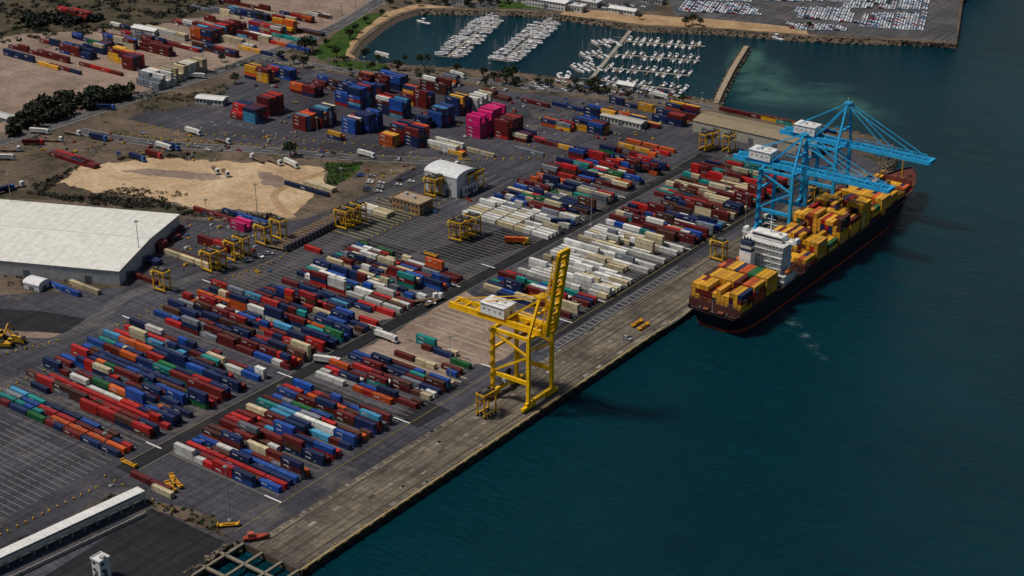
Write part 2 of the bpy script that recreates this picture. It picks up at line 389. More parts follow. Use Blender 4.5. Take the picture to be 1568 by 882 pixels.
# ---------------------------------------------------------------- containers
PAL=dict(navy=(.004,.017,.078),blue=(.006,.062,.31),mar=(.12,.008,.007),red=(.40,.009,.009),org=(.56,.09,.006),yel=(.72,.35,.008),wht=(.66,.66,.61),crm=(.52,.44,.27),teal=(.005,.22,.20),grn=(.009,.12,.033),gry=(.16,.18,.21),pnk=(.64,.002,.15),sky=(.05,.27,.46),brn=(.075,.025,.015))
MIX={'mix':'navy9 blue4 mar10 red5 org2 wht2 crm2 teal1 grn1 gry2 sky1 brn3'.split(),
'white':'wht15 crm6 gry1'.split(),'mixw':'navy6 blue3 mar6 red3 org1 wht4 crm4 teal1 grn1 gry2 brn2'.split(),
'crmred':'mar8 brn3 crm5 red2 navy3 pnk1 teal1'.split(),'blue':'blue7 navy6 red1 sky1'.split(),
'navyred':'navy5 red2 mar4 org1 sky1'.split(),'yo':'yel4 org2 navy2 mar1'.split(),'pink':['pnk9'],'dred':'mar6 red2'.split(),
'cream':'crm8 wht2'.split(),'yb':'yel4 navy4 blue2 mar2 org1'.split(),'ship':'yel12 org1 mar11 red3 navy3 brn2 grn1'.split(),'ytop':['yel9','org1'],'low':'yel3 teal1 red2 mar2 org2 gry1 navy2'.split(),
'top':'mar5 navy5 red2 org1 wht2 crm2 gry2 brn3 blue2 sky1'.split()}
def pal(k):
    names=[];ws=[]
    for s in MIX[k]:
        n=s.rstrip('0123456789');names.append(n);ws.append(int(s[len(n):]))
    def f():
        c=PAL[R.choices(names,ws)[0]];v=R.uniform(.65,1.25);g=R.uniform(0,.08);m=sum(c)/3
        return tuple(min(.8,(x*(1-g)+m*g)*v+R.uniform(0,.003)) for x in c)
    return f
def cont(Ln,lab=False):
    m=MB();w,h=2.44,2.6
    m.box(0,0,h/2,Ln-.14,w-.12,h-.12,(-1,-1,-1))
    for sx in(-1,1):
        for sy in(-1,1): m.box(sx*(Ln/2-.1),sy*(w/2-.09),h/2,.2,.18,h,(-.8,-.8,-.8))
        m.box(sx*(Ln/2-.07),0,h-.07,.14,w-.36,.14,(-.8,-.8,-.8))
        m.box(0,sx*(w/2-.06),h-.06,Ln-.4,.12,.12,(-.78,-.78,-.78))
        m.box(0,sx*(w/2-.06),.08,Ln-.4,.12,.16,(-.6,-.6,-.6))
    for y in(-.75,-.3,.3,.75): m.box(Ln/2-.05,y,h/2,.06,.06,h-.4,(.3,.3,.3))
    if lab:
        for sy in(-1,1):
            m.box(Ln*.22*sy,sy*(w/2-.05),h*.62,Ln*.26,.05,.6,(.5,.5,.5))
            m.box(-Ln*.1,sy*(w/2-.05),h*.35,Ln*.12,.05,.25,(.45,.45,.45))
    return m.arrays()
C40,C40L,C20=cont(12.19),cont(12.19,True),cont(6.06)
def block(name,x0,x1,y0,y1,fill,palk,p2,pitch=PT,run=.35,rag=.3):
    f=pal(palk);mb=MB();y=y0+1.3;n=max(1,round((x1-x0)/12.6));st=(x1-x0)/n
    while y<y1:
        c=f();a=0 if R.random()>rag else R.randint(0,2);b=n if R.random()>rag else n-R.randint(0,2);rowf=fill if R.random()<.9 else fill*.55;rp=p2*R.choice([0,1,1,2])
        for i in range(n):
            if not a<=i<b or R.random()>rowf: continue
            if R.random()>run: c=f()
            x=x0+st*(i+.5)+R.uniform(-.2,.2);yy=y+R.uniform(-.08,.08);k=(2 if R.random()<.85 else 3) if R.random()<rp else 1
            twenty=R.random()<.24
            for t in range(k):
                if t: c=f() if R.random()<.6 else c
                if twenty:
                    for s in(-1,1):
                        if R.random()<.86 and not(t and R.random()<.4): mb.place(C20,x+s*3.08,yy,.1+2.61*t,rad(R.uniform(-.4,.4)),c if s<0 else f())
                else: mb.place(C40L if R.random()<.45 else C40,x,yy,.1+2.61*t,rad(R.uniform(-.3,.3))+(math.pi if R.random()<.5 else 0),c)
        y+=pitch
    return mb.obj(name)
for b in [(-110,-48,419,499,.96,'mix',.5),(-110,-48,512,545,.92,'mix',.3),(-108,-52,549,572,.5,'mixw',.1),
 (-107,-46,641,669,.92,'mix',.3),(-104,-44,673,756,.88,'white',.25),(-104,-44,763,803,.94,'mix',.4),(-106,-46,810,892,.92,'crmred',.45),
 (-218,-127,401,414,.8,'mix',0),(-226,-128,421,499,.95,'mix',.45),(-228,-124,509,558,.94,'mix',.4),(-202,-122,562,589,.86,'mix',.25),
 (-202,-122,592,651,.92,'mixw',.3),(-183,-117,722,752,.92,'white',.15),(-185,-120,757,806,.94,'mixw',.4),(-188,-122,812,872,.93,'mix',.4),(-175,-135,880,902,.5,'low',.1),(-100,-60,900,912,.6,'low',0)]:
    block('shipping_container_block',*b)
def stack(u,v,nl,nr,nz,pk,ax='x',rot=0,vary=1,name='shipping_container_stack'):
    x,y=P(u,v);f=pal(pk);mb=MB();r=(0 if ax=='x' else math.pi/2)+rad(rot)
    c_,s_=math.cos(r),math.sin(r)
    for j in range(nr):
        c=f()
        for i in range(nl):
            hz=max(1,nz-(R.randint(0,vary+1) if R.random()<.4 else 0))
            for t in range(hz):
                if R.random()<.5: c=f()
                lx=(i-(nl-1)/2)*12.5;ly=(j-(nr-1)/2)*2.6
                mb.place(C40L if R.random()<.5 else C40,x+c_*lx-s_*ly,y+s_*lx+c_*ly,.12+2.61*t,r,c)
    return mb.obj(name)
for s in [(398,122,2,3,4,'yo'),(432,118,2,3,3,'blue'),(470,143,2,4,3,'navyred'),(503,135,2,3,3,'top'),(382,182,2,5,4,'navyred'),(415,172,1,6,5,'dred'),
 (545,160,2,7,6,'blue'),(572,140,2,4,5,'navyred'),(600,133,2,4,4,'blue'),(470,195,1,6,4,'navyred'),(495,190,1,6,5,'top'),(545,200,1,6,4,'mixw'),(566,198,1,6,5,'blue'),
 (600,220,1,5,3,'yo'),(628,218,2,5,5,'navyred'),(603,175,2,4,5,'top'),(640,160,2,4,5,'yb'),(652,192,1,4,3,'mix'),(676,190,1,6,5,'blue'),(702,172,1,6,5,'yb'),(733,165,1,7,4,'white'),
 (735,206,1,6,6,'pink'),(755,195,1,6,6,'pink'),(779,207,1,7,5,'dred'),(803,213,1,5,2,'mix'),(683,228,2,4,2,'white'),(735,236,2,1,1,'cream'),(700,236,1,2,1,'yo'),
 (668,140,2,3,4,'top'),(690,130,1,3,3,'top'),(515,212,1,2,2,'yo'),(845,222,3,2,1,'low'),(810,235,2,1,1,'mix'),(855,195,2,3,2,'low'),(905,200,2,4,3,'yb'),(920,182,2,3,3,'yb'),(965,186,4,2,2,'low'),
 (878,168,3,1,1,'low'),(1000,172,6,1,2,'yb'),(1045,176,2,3,3,'yb'),(1025,188,2,3,3,'navyred'),(1075,182,2,1,1,'low'),(760,150,2,2,2,'top'),(820,160,2,1,1,'low')]:
    stack(*s)
for s in [(1160,181,5,1,1,'yb'),(1215,192,4,2,1,'low'),(1255,200,2,1,1,'low'),(262,352,1,4,1,'dred'),(222,398,2,2,1,'navyred'),(330,332,3,1,1,'navyred'),(370,350,1,3,2,'pink'),(375,335,3,1,1,'blue'),
 (290,398,3,2,1,'crmred'),(330,378,2,2,2,'dred'),(480,385,1,1,1,'low'),(110,245,3,3,1,'dred'),(130,252,2,2,1,'navyred'),(490,288,2,2,1,'cream'),(470,292,3,1,1,'mixw'),
 (575,325,2,3,1,'cream'),(130,443,2,1,1,'cream'),(100,446,2,1,1,'blue'),(218,428,2,1,1,'navyred'),(260,365,1,3,1,'navyred'),(240,380,1,3,2,'dred')]:
    stack(*s)
# depot north west
for s in [(60,85,6,1,2,'dred',),(100,74,5,1,2,'top'),(150,68,5,1,2,'top'),(30,90,3,1,2,'navyred'),(115,28,3,3,3,'dred'),(120,85,3,3,3,'top'),(150,78,2,4,3,'mixw'),(190,95,2,4,4,'yo'),(205,104,1,5,4,'navyred'),
 (185,70,3,2,3,'top'),(220,62,4,2,2,'top'),(255,55,4,2,2,'cream'),(240,80,3,3,3,'dred'),(275,72,4,2,1,'top'),(320,60,2,7,4,'navyred'),(352,52,1,8,4,'dred'),(365,68,3,2,2,'cream'),(330,80,4,2,2,'top'),
 (390,60,3,2,2,'top'),(410,50,3,3,3,'mixw'),(435,48,2,3,4,'yo'),(420,30,4,2,2,'top'),(380,25,4,2,2,'navyred'),(345,38,4,1,2,'dred'),(450,62,4,1,2,'crmred'),(470,50,3,2,1,'top'),(440,72,4,1,1,'mixw'),(400,82,4,1,1,'yo'),
 (330,20,5,1,2,'top'),(375,10,5,1,2,'dred'),(455,30,3,2,2,'top'),(290,40,3,2,2,'top'),(155,108,4,1,1,'dred'),(100,108,3,1,1,'top'),(200,45,4,1,1,'mixw'),(490,25,2,2,1,'top'),(75,103,2,1,1,'low')]:
    stack(*s)
stack(240,130,2,7,4,'white');stack(268,122,1,9,4,'cream');stack(293,113,1,9,4,'cream')
# ---------------------------------------------------------------- ship
def ship():
    mb=MB();Y0=678;Ls=253;xc=18.6
    nav=(.006,.009,.020);boot=(.30,.05,.02);deck=(.10,.022,.014)
    S=[(0,14.2,7,8.3),(.015,15.2,11,8.3),(.05,16,14.5,8.3),(.12,16.1,16,8.3),(.5,16.1,16.1,8.3),(.74,16.1,15.3,8.5),(.82,15.4,12,9),(.88,13.8,8.5,10.2),(.93,10.8,5,11.8),(.965,7,2.4,12.8),(.988,3.4,.9,13.4),(1,.5,.15,13.8)]
    rows=[]
    for t,bd,bw_,dz in S:
        lv=[-6,WZ,-1.6,2.5,dz];pts=[]
        for k,z in enumerate(lv):
            f=max(0,(z-WZ)/(dz-WZ));hw=bw_+(bd-bw_)*f**1.3
            if k==0: hw*=.9
            y=Y0+t*Ls+(f-1)*11*max(0,(t-.85)/.15)**1.2-(f-1)*4*max(0,1-t/.04)
            pts.append((hw,y,z))
        rows.append(pts)
    for s in(-1,1):
        for a,b in zip(rows[:-1],rows[1:]):
            for k in range(4):
                q=[(xc+s*a[k][0],*a[k][1:]),(xc+s*b[k][0],*b[k][1:]),(xc+s*b[k+1][0],*b[k+1][1:]),(xc+s*a[k+1][0],*a[k+1][1:])]
                mb.quad(q if s>0 else q[::-1],boot if k<2 else nav)
    r=rows[0]
    for k in range(4): mb.quad([(xc-r[k][0],*r[k][1:]),(xc+r[k][0],*r[k][1:]),(xc+r[k+1][0],*r[k+1][1:]),(xc-r[k+1][0],*r[k+1][1:])],boot if k<2 else nav)
    for a,b in zip(rows[:-1],rows[1:]):
        A,B=a[4],b[4];dc=deck if a[1][1]>Y0+Ls*.85 else (.05,.024,.022);mb.quad([(xc-A[0]+.15,A[1],A[2]-1.1),(xc+A[0]-.15,A[1],A[2]-1.1),(xc+B[0]-.15,B[1],B[2]-1.1),(xc-B[0]+.15,B[1],B[2]-1.1)],dc)
        for s in(-1,1):
            mb.beam((xc+s*(A[0]-.1),A[1],A[2]),(xc+s*(B[0]-.1),B[1],B[2]),.25,.2,(.07,.03,.025))
            mb.quad([(xc+s*(A[0]-.16),A[1],A[2]-1.1),(xc+s*(B[0]-.16),B[1],B[2]-1.1),(xc+s*(B[0]-.16),B[1],B[2]),(xc+s*(A[0]-.16),A[1],A[2])],dc)
    bays=[]
    for i in range(3): bays.append((682.5+i*13.7,[4,4,4][i],12))
    for i in range(11):
        w=12 if i<8 else [11,10,8][i-8];bays.append((755+i*13.9,[2,4,3,5,4,5,3,4,4,3,2][i],w))
    f=pal('ship');top=pal('ytop')
    for bi,(y,nz,w) in enumerate(bays):
        mb.bb(xc-w*1.27,xc+w*1.27,y,y+12.3,7.1,9.3,(.06,.03,.028))
        mb.bb(xc-w*1.27-.3,xc+w*1.27+.3,y-1.2,y-.6,7.2,11.8,(.08,.03,.025))
        for k in range(w+1): mb.beam((xc+(k-w/2)*2.54,y-.9,9),(xc+(k-w/2)*2.54,y-.9,13.5),.18,.3,(.12,.05,.03))
        mb.bb(xc-w*1.27,xc+w*1.27,y-1.1,y-.7,13.3,13.6,(.15,.06,.03))
        c=f();g=nz
        for k in range(w):
            if R.random()<(.2 if bi<3 else .35): g=max(1,nz+R.choice([-1,0,0] if bi<3 else [-2,-1,0,0,1]))
            for t in range(g):
                if R.random()<.4: c=f()
                if t==g-1 and R.random()<.4: c=top()
                if R.random()<.18:
                    for s in(-1,1): mb.place(C20,xc+(k-(w-1)/2)*2.52,y+6.15+s*3.08,9.35+2.61*t,math.pi/2,c if s<0 else f())
                else: mb.place(C40L if R.random()<.4 else C40,xc+(k-(w-1)/2)*2.52,y+6.15,9.35+2.61*t,math.pi/2,c)
    wh=(.78,.78,.74);dk=(.02,.025,.03)
    ya,yb=731,744
    for d in range(7):
        z=7.2+d*3.2;ins=0 if d<2 else (.8 if d<5 else 1.6);hx=14.5 if d<2 else(11.5 if d<6 else 12)
        mb.bb(xc-hx,xc+hx,ya+ins,yb-ins*.5,z,z+2.95,wh)
        mb.bb(xc-hx-.7,xc+hx+.7,ya+ins-1.6,yb-ins*.5+.5,z+2.95,z+3.2,(.6,.6,.57))
        for x in np.arange(-hx+1.2,hx-1,2.1):
            mb.box(xc+x,ya+ins-.02,z+1.7,.8,.08,.8,dk);mb.box(xc+x,yb-ins*.5+.02,z+1.7,.8,.08,.8,dk)
        for y in np.arange(ya+ins+1.2,yb-ins-1,2.4): mb.box(xc+hx+.02,y,z+1.7,.08,.8,.8,dk);mb.box(xc-hx-.02,y,z+1.7,.08,.8,.8,dk)
        for s in(-1,1):
            mb.bb(xc+s*(hx+.6)-.04,xc+s*(hx+.6)+.04,ya+ins-1.5,yb,z+4.0,z+4.08,wh)
        mb.bb(xc-hx-.6,xc+hx+.6,ya+ins-1.58,ya+ins-1.5,z+4.0,z+4.08,wh)
        if d<6:
            mb.beam((xc+8-(d%2)*5,ya+ins-1,z+.1),(xc+3+(d%2)*5,ya+ins-1,z+3.2),1,.2,(.55,.55,.53))
    zb=7.2+7*3.2
    mb.bb(xc-16.6,xc+16.6,yb-6,yb-1,zb,zb+.4,wh)
    mb.bb(xc-16.6,xc+16.6,yb-6.1,yb-5.9,zb,zb+1.3,wh);mb.bb(xc-16.6,xc+16.6,yb-1.1,yb-.9,zb,zb+1.3,wh)
    mb.bb(xc-9,xc+9,yb-8,yb-.8,zb+.4,zb+3.4,wh);mb.bb(xc-9.1,xc+9.1,yb-.85,yb-.65,zb+1.6,zb+2.7,dk);mb.bb(xc-9.1,xc+9.1,yb-8.1,yb-7.95,zb+1.6,zb+2.7,dk)
    for s in(-1,1): mb.bb(xc+s*15.4-1,xc+s*15.4+1,yb-5.5,yb-1.5,zb+.4,zb+2.8,wh)
    mb.cyl((xc,yb-4,zb+3.4),(xc,yb-4,zb+13),.5,.25,wh);mb.beam((xc-4,yb-4,zb+8),(xc+4,yb-4,zb+8),.3,.3,wh);mb.beam((xc-2.5,yb-4,zb+11),(xc+2.5,yb-4,zb+11),.25,.25,wh)
    mb.box(xc,yb-4.2,zb+9.3,3,.3,.5,wh);mb.cyl((xc+6,yb-5,zb+3.4),(xc+6,yb-5,zb+5),.9,.9,wh)
    mb.bb(xc-10,xc-3,ya-7,ya-1.8,7.2,25,wh);mb.bb(xc-9.6,xc-3.4,ya-6.6,ya-2.2,25,31,(.03,.05,.10));mb.bb(xc-9.7,xc-3.3,ya-6.7,ya-2.1,27,28.5,(.6,.6,.58))
    for k in range(3): mb.cyl((xc-8.4+k*1.8,ya-4.4,31),(xc-8.4+k*1.8,ya-5,33),.45,.45,(.02,.02,.02))
    mb.bb(xc+2,xc+11,ya-6,ya-1.8,7.2,15,wh)
    for s in(-1,1):
        mb.cyl((xc+s*15,ya+2,15.5),(xc+s*15,ya+9,15.5),1.3,1.3,(.75,.16,.02));mb.cyl((xc+s*15,ya+9,15.5),(xc+s*15,ya+10.4,15.7),1.3,.4,(.75,.16,.02));mb.cyl((xc+s*15,ya+2,15.5),(xc+s*15,ya+.6,15.7),1.3,.4,(.75,.16,.02))
        for y in(ya+3,ya+8): mb.beam((xc+s*13,y,13.4),(xc+s*15.4,y,18.5),.3,.3,wh)
    mb.cyl((xc,Y0+Ls-16,11.5),(xc,Y0+Ls-16,27),.5,.3,(.65,.36,.04));mb.beam((xc-2,Y0+Ls-16,23),(xc+2,Y0+Ls-16,23),.3,.3,(.65,.36,.04))
    for s in(-1,1):
        mb.cyl((xc+s*4,Y0+Ls-20,12.6),(xc+s*1.5,Y0+Ls-20,12.6),1.0,1.0,(.2,.06,.03));mb.box(xc+s*3,Y0+Ls-11,12.6,1,1.6,1,(.2,.06,.03))
        mb.cyl((xc+s*8,680.5,7.2),(xc+s*8,680.5,8.6),.5,.5,(.15,.15,.15));mb.cyl((xc+s*3,680.5,7.9),(xc+s*6,680.5,7.9),.9,.9,(.2,.06,.03))
    mb.bb(xc-11,xc+11,905,905.6,9,15,(.16,.04,.03))
    mb.cyl((xc,679.2,7.2),(xc,679.2,14),.12,.08,wh)
    for s in(-1,1):
        for y in np.arange(684,900,3): mb.box(xc+s*15.9,y,8.7,.08,.08,1,(.25,.25,.25))
        mb.bb(xc+s*15.9-.04,xc+s*15.9+.04,684,900,9.15,9.22,(.25,.25,.25))
    mb.obj('container_ship')
    m2=MB()
    for a,b in [((xc-13,679,7.6),(-1.6,656,.6)),((xc-12,679,7.6),(-1.6,664,.6)),((xc-11,679,7.6),(-1.6,648,.6)),((xc-4,Y0+Ls-4,12.5),(-1.6,942,.6))]:
        p=np.array(a);q=np.array(b);pr=p
        for k in range(1,9):
            t=k/8;n_=p+(q-p)*t-np.array([0,0,4*t*(1-t)*2.0]);m2.beam(pr,n_,.16,.16,(.4,.4,.36));pr=n_
    m2.obj('mooring_line')
ship()
def patch(name,pts,mat,z,ring=8):
    c=np.mean(np.array(pts),0);n=len(pts);V=[];Fc=[];cols=[]
    for k in range(ring+1):
        f=k/ring
        V+=[(c[0]+(p[0]-c[0])*f,c[1]+(p[1]-c[1])*f,z) for p in pts]
        v=max(0,1-f**1.6);cols+=[v,v,v,1]*n
    for k in range(ring):
        for i in range(n): Fc.append((k*n+i,k*n+(i+1)%n,(k+1)*n+(i+1)%n,(k+1)*n+i))
    me=bpy.data.meshes.new(name);me.from_pydata(V,[],Fc);me.materials.append(mat)
    at=me.attributes.new('Col','FLOAT_COLOR','POINT');at.data.foreach_set('color',cols);return put(name,me)
def blob(u,v,ru,rv,ang=0,n=20):
    return [P(u+math.cos(ang)*ru*math.cos(k/n*2*math.pi)-math.sin(ang)*rv*math.sin(k/n*2*math.pi),v+math.sin(ang)*ru*math.cos(k/n*2*math.pi)+math.cos(ang)*rv*math.sin(k/n*2*math.pi),WZ) for k in range(n)]
patch('wake_foam',blob(1205,484,22,10,.8),M['foam'],WZ+.05)
patch('wake_foam',blob(1236,518,50,10,.85),M['foam'],WZ+.08)
for b in [(1135,108,30,48,.1),(1190,150,100,20,.1),(1250,135,70,10,0),(1310,165,80,18,.3),(1155,95,36,16,-1),(1170,125,60,40,.2)]:
    patch('shoal',blob(*b),M['shoal'],WZ+.04+R.random()*.03)
# ---------------------------------------------------------------- ship-to-shore cranes
def sts(name,yc,col,boomlen,up,back,apex,zt=42,white=(.80,.80,.77)):
    mb=MB();XL,XW,hw=-26,-5,9.5;d=tuple(c*.7 for c in col);blk=(.02,.02,.02);lw=1.7 if up else 1.9
    for x in(XL,XW):
        for s in(-1,1):
            y=yc+s*hw
            mb.beam((x,y,3),(x,y,zt),lw,lw*.85,col)
            mb.bb(x-.9,x+.9,y-5,y+5,1.3,2.6,col)
            for k in(-4,-2.4,-.8,.8,2.4,4): mb.cyl((x-.35,y+k,.7),(x+.35,y+k,.7),.6,.6,blk)
            for k in(-3.2,0,3.2): mb.bb(x-.7,x+.7,y+k-1.3,y+k+1.3,.6,1.5,d)
        mb.bb(x-.8,x+.8,yc-hw-2,yc+hw+2,2.6,4.2,col)
        mb.bb(x-.75,x+.75,yc-hw,yc+hw,zt-1.6,zt,col)
        if x==XL: mb.bb(x-.6,x+.6,yc-hw,yc+hw,26,27.3,col)
    for s in(-1,1):
        y=yc+s*hw
        mb.beam((XL,y,14),(XW,y,14),1.3,1.9,col);mb.beam((XL,y,zt-1),(XW,y,zt-1),1.2,1.6,col)
        mb.beam((XL,y,15),(XW,y,28),.9,.9,col);mb.beam((XL,y,zt-2),(XW,y,28),.9,.9,col)
        gy=yc+s*3.3
        mb.bb(-back,0,gy-.6,gy+.6,zt,zt+2.4,col)
        mb.bb(-back,0,gy+s*1.5-.5,gy+s*1.5+.5,zt+.1,zt+.25,d)
        mb.bb(-back,0,gy+s*2-.04,gy+s*2+.04,zt+1.2,zt+1.28,col)
        for x in np.arange(-back,0,3): mb.bb(x-.04,x+.04,gy+s*2-.04,gy+s*2+.04,zt+.2,zt+1.25,col)
        mb.beam((XW,y,zt),(XW+1,yc+s*2.2,apex),1.2,1.2,col)
        mb.beam((XL+3,gy,zt+2.4),(XW+.5,yc+s*2.2,apex-1),.9,.9,col)
        mb.beam((-back+3,gy,zt+2.4),(XW,yc+s*2.2,apex),.4,.4,col)
        mb.beam((XW+.3,yc+s*5.5,zt+10),((XL+XW)/2+2,gy,zt+9),.45,.45,col)
    for x in np.arange(-back+1,0,7): mb.bb(x-.4,x+.4,yc-3.3,yc+3.3,zt+.3,zt+1.6,col)
    mb.bb(XW-.2,XW+2,yc-3,yc+3,apex-1,apex+.6,col);mb.bb(XW-1.5,XW+3,yc-3,yc+3,apex+.6,apex+.75,d)
    mb.bb(XW-.2,XW+1,yc-5.4,yc+5.4,zt+9.5,zt+10.7,col)
    mb.cyl((XW+.5,yc,apex+.7),(XW+.5,yc,apex+4),.12,.08,white)
    an=rad(81) if up else 0;hx,hz=1.0,zt+1.2
    def B(l,y,h=0): return (hx+math.cos(an)*l-math.sin(an)*h,yc+y,hz+math.sin(an)*l+math.cos(an)*h)
    for s in(-1,1):
        mb.beam(B(0,s*3.3),B(boomlen,s*3.3),1.3,2.4,col)
        mb.beam(B(0,s*3.3,3.4),B(boomlen-4,s*3.3,2.6),.35,.35,col)
        for k in range(int(boomlen//4)):
            mb.beam(B(k*4,s*3.3,1),B(k*4+2,s*3.3,3.1),.25,.25,col);mb.beam(B(k*4+2,s*3.3,3.1),B(k*4+4,s*3.3,1),.25,.25,col)
        mb.beam(B(0,s*5),B(boomlen,s*5),.8,.12,d)
        mb.beam(B(0,s*5.4,1.1),B(boomlen,s*5.4,1.1),.08,.08,col)
        ap=(XW+1,yc+s*2.2,apex)
        if up:
            j=B(boomlen*.45,s*3,5);mb.beam(ap,j,.35,.35,col);mb.beam(j,B(boomlen*.8,s*3.3,1),.35,.35,col)
            mb.beam(B(boomlen*.35,s*3.3,1),j,.3,.3,col)
        else:
            mb.beam(ap,B(boomlen*.5,s*3.3,1),.4,.4,col);mb.beam(ap,B(boomlen*.92,s*3.3,1),.4,.4,col)
    for k in range(int(boomlen//5)+1): mb.beam(B(k*5,-3.3),B(k*5,3.3),.8,1.0,col)
    for k in range(int(boomlen//5)): mb.beam(B(k*5,-3.3,.4),B(k*5+5,3.3,.4),.35,.35,col)
    mb.beam(B(boomlen,-4.2,.3),B(boomlen,4.2,.3),1.6,2.0,col)
    x0=-37;mb.bb(x0,x0+14,yc-4.6,yc+4.6,zt+2.6,zt+8.0,white);mb.bb(x0-.4,x0+14.4,yc-5,yc+5,zt+8.0,zt+8.3,(.74,.74,.72))
    for k in range(4): mb.box(x0+2+k*3.2,yc-4.63,zt+5.4,1.2,.08,.9,(.3,.31,.32))
    mb.box(x0+14.03,yc+1,zt+4,.08,1.2,2.2,(.1,.1,.12));mb.box(x0+5,yc,zt+8.7,3,2.4,.8,(.62,.62,.6));mb.box(x0+10,yc+1,zt+8.6,1.6,1.6,.6,(.6,.6,.58))
    mb.bb(x0-3,x0,yc-5,yc+5,zt+2.5,zt+2.7,d)
    tx=-14 if up else 20
    mb.bb(tx-3,tx+3,yc-4,yc+4,zt-.9,zt-.1,d);mb.bb(tx+3.2,tx+5.6,yc-1.5,yc+1.5,zt-3.8,zt-.9,(.5,.5,.46));mb.bb(tx+5.55,tx+5.65,yc-1.3,yc+1.3,zt-3.2,zt-1.4,(.03,.05,.06))
    zs=34 if up else 26
    for sx in(-1.2,1.2):
        for sy in(-2.5,2.5): mb.beam((tx+sx,yc+sy,zt-.9),(tx+sx,yc+sy,zs+.5),.12,.12,(.05,.05,.05))
    mb.box(tx,yc,zs,2.4,12,.9,(.6,.3,.03))
    for k in range(12):
        z=4+k*3;ya=yc-hw-1.3;a,b=(XL-1.6,XL+1.6) if k%2 else (XL+1.6,XL-1.6)
        mb.beam((a,ya,z),(b,ya,z+3),.8,.12,d)
    mb.cyl((XL-1.3,yc-3,5.5),(XL-1.3,yc-3,5.6),2.2,2.2,blk);mb.cyl((XL-.9,yc+4.2,7.5),(XL-1.7,yc+4.2,7.5),2.4,2.4,blk)
    mb.box(XL,yc+1,5.5,2.2,4,2.4,(.5,.5,.46))
    return mb.obj(name)
YEL=(.86,.49,.003);BLU=(.022,.38,.70)
sts('gantry_crane',557,YEL,43,True,57,56,38)
sts('gantry_crane',819,BLU,51,False,48,62,39.5)
sts('gantry_crane',876,BLU,51,False,47,66,39.5)
# ---------------------------------------------------------------- straddle carriers
def straddle():
    mb=MB();y_=(.66,.36,.008);k_=(.03,.03,.03)
    for s in(-1,1):
        mb.bb(s*2.3-.35,s*2.3+.35,-4.6,4.6,1.2,1.9,y_)
        for y in(-3.7,-1.3,1.3,3.7): mb.cyl((s*2.3-.3,y,.75),(s*2.3+.3,y,.75),.75,.75,k_)
        for y in(-4.0,4.0): mb.bb(s*2.35-.25,s*2.35+.25,y-.35,y+.35,1.9,12,y_)
        mb.bb(s*2.4-.3,s*2.4+.3,-4.8,4.8,11.9,12.5,y_)
        mb.bb(s*1.4-.5,s*1.4+.5,-4.0,4.0,12.5,13.2,k_)
        for z in(4,6,8,10): mb.bb(s*2.65-.05,s*2.65+.05,-4.4,-3.6,z,z+.1,k_)
    for y in(-4.6,4.6): mb.bb(-2.4,2.4,y-.25,y+.25,11.9,12.5,y_)
    mb.bb(-1.1,1.1,-3,.6,12.6,13.7,(.1,.1,.1));mb.bb(-3.6,-1.8,3.2,5.0,9.6,11.8,(.55,.4,.1));mb.bb(-3.65,-1.75,4.95,5.05,10.2,11.6,(.02,.03,.04))
    mb.bb(-1.2,1.2,-6,6,8.2,8.7,(.2,.08,.02))
    for sy in(-4,4):
        for sx in(-.9,.9): mb.beam((sx,sy,8.7),(sx,sy,12),.1,.1,k_)
    return mb.mesh('straddle_carrier',M['paint'])
SC=straddle()
for u,v,r in [(322,415,90),(335,411,90),(358,399,90),(371,392,90),(404,374,90),(428,365,90),(526,350,90),(538,345,90),(550,340,90),(662,300,90),(672,297,90),(700,368,90),(711,364,90),(724,359,90),(249,445,90),(720,293,0),(730,288,0),(745,635,0),(1080,230,0),(1091,227,0),(1116,232,0),(1100,398,90),(1245,312,0)]:
    x,y=P(u,v);put('straddle_carrier',SC,x,y,.1,rad(r+R.uniform(-6,6)))
# ---------------------------------------------------------------- vehicles
def car():
    mb=MB();k=(.02,.02,.025);b=(-1,-1,-1)
    V=[(-2.2,-.85,.35),(2.2,-.85,.35),(2.2,.85,.35),(-2.2,.85,.35),(-2.25,-.88,.8),(2.2,-.88,.72),(2.2,.88,.72),(-2.25,.88,.8),(-2.1,-.8,.98),(1.0,-.8,.98),(1.0,.8,.98),(-2.1,.8,.98)]
    mb.add(V,[[0,3,2,1],[0,1,5,4],[1,2,6,5],[2,3,7,6],[3,0,4,7],[4,5,9,8],[5,6,10,9],[6,7,11,10],[7,4,8,11]],b)
    V=[(-1.9,-.76,.98),(.95,-.76,.98),(.95,.76,.98),(-1.9,.76,.98),(-1.4,-.62,1.45),(.2,-.62,1.45),(.2,.62,1.45),(-1.4,.62,1.45)]
    mb.add(V,[[0,1,5,4],[1,2,6,5],[2,3,7,6],[3,0,4,7]],k);mb.add(V,[[4,5,6,7]],b)
    for x in(-1.35,1.35):
        for s in(-1,1): mb.cyl((x,s*.72,.32),(x,s*.9,.32),.32,.32,k,6)
    return mb.arrays()
CAR=car()
carcols=[(.75,.75,.75)]*7+[(.35,.37,.4)]*3+[(.03,.03,.035)]*3+[(.25,.03,.03),(.03,.08,.25),(.1,.12,.15),(.5,.52,.55)]
carmesh=[]
for c in [(.75,.75,.75),(.3,.32,.35),(.03,.03,.035),(.28,.03,.03),(.03,.08,.25)]:
    mb=MB();mb.place(CAR,0,0,0,0,c);carmesh.append(mb.mesh('parked_car',M['clean']))
def inpoly(x,y,p):
    r=False
    for i in range(len(p)):
        a,b=p[i],p[i-1]
        if (a[1]>y)!=(b[1]>y) and x<(b[0]-a[0])*(y-a[1])/(b[1]-a[1])+a[0]: r=not r
    return r
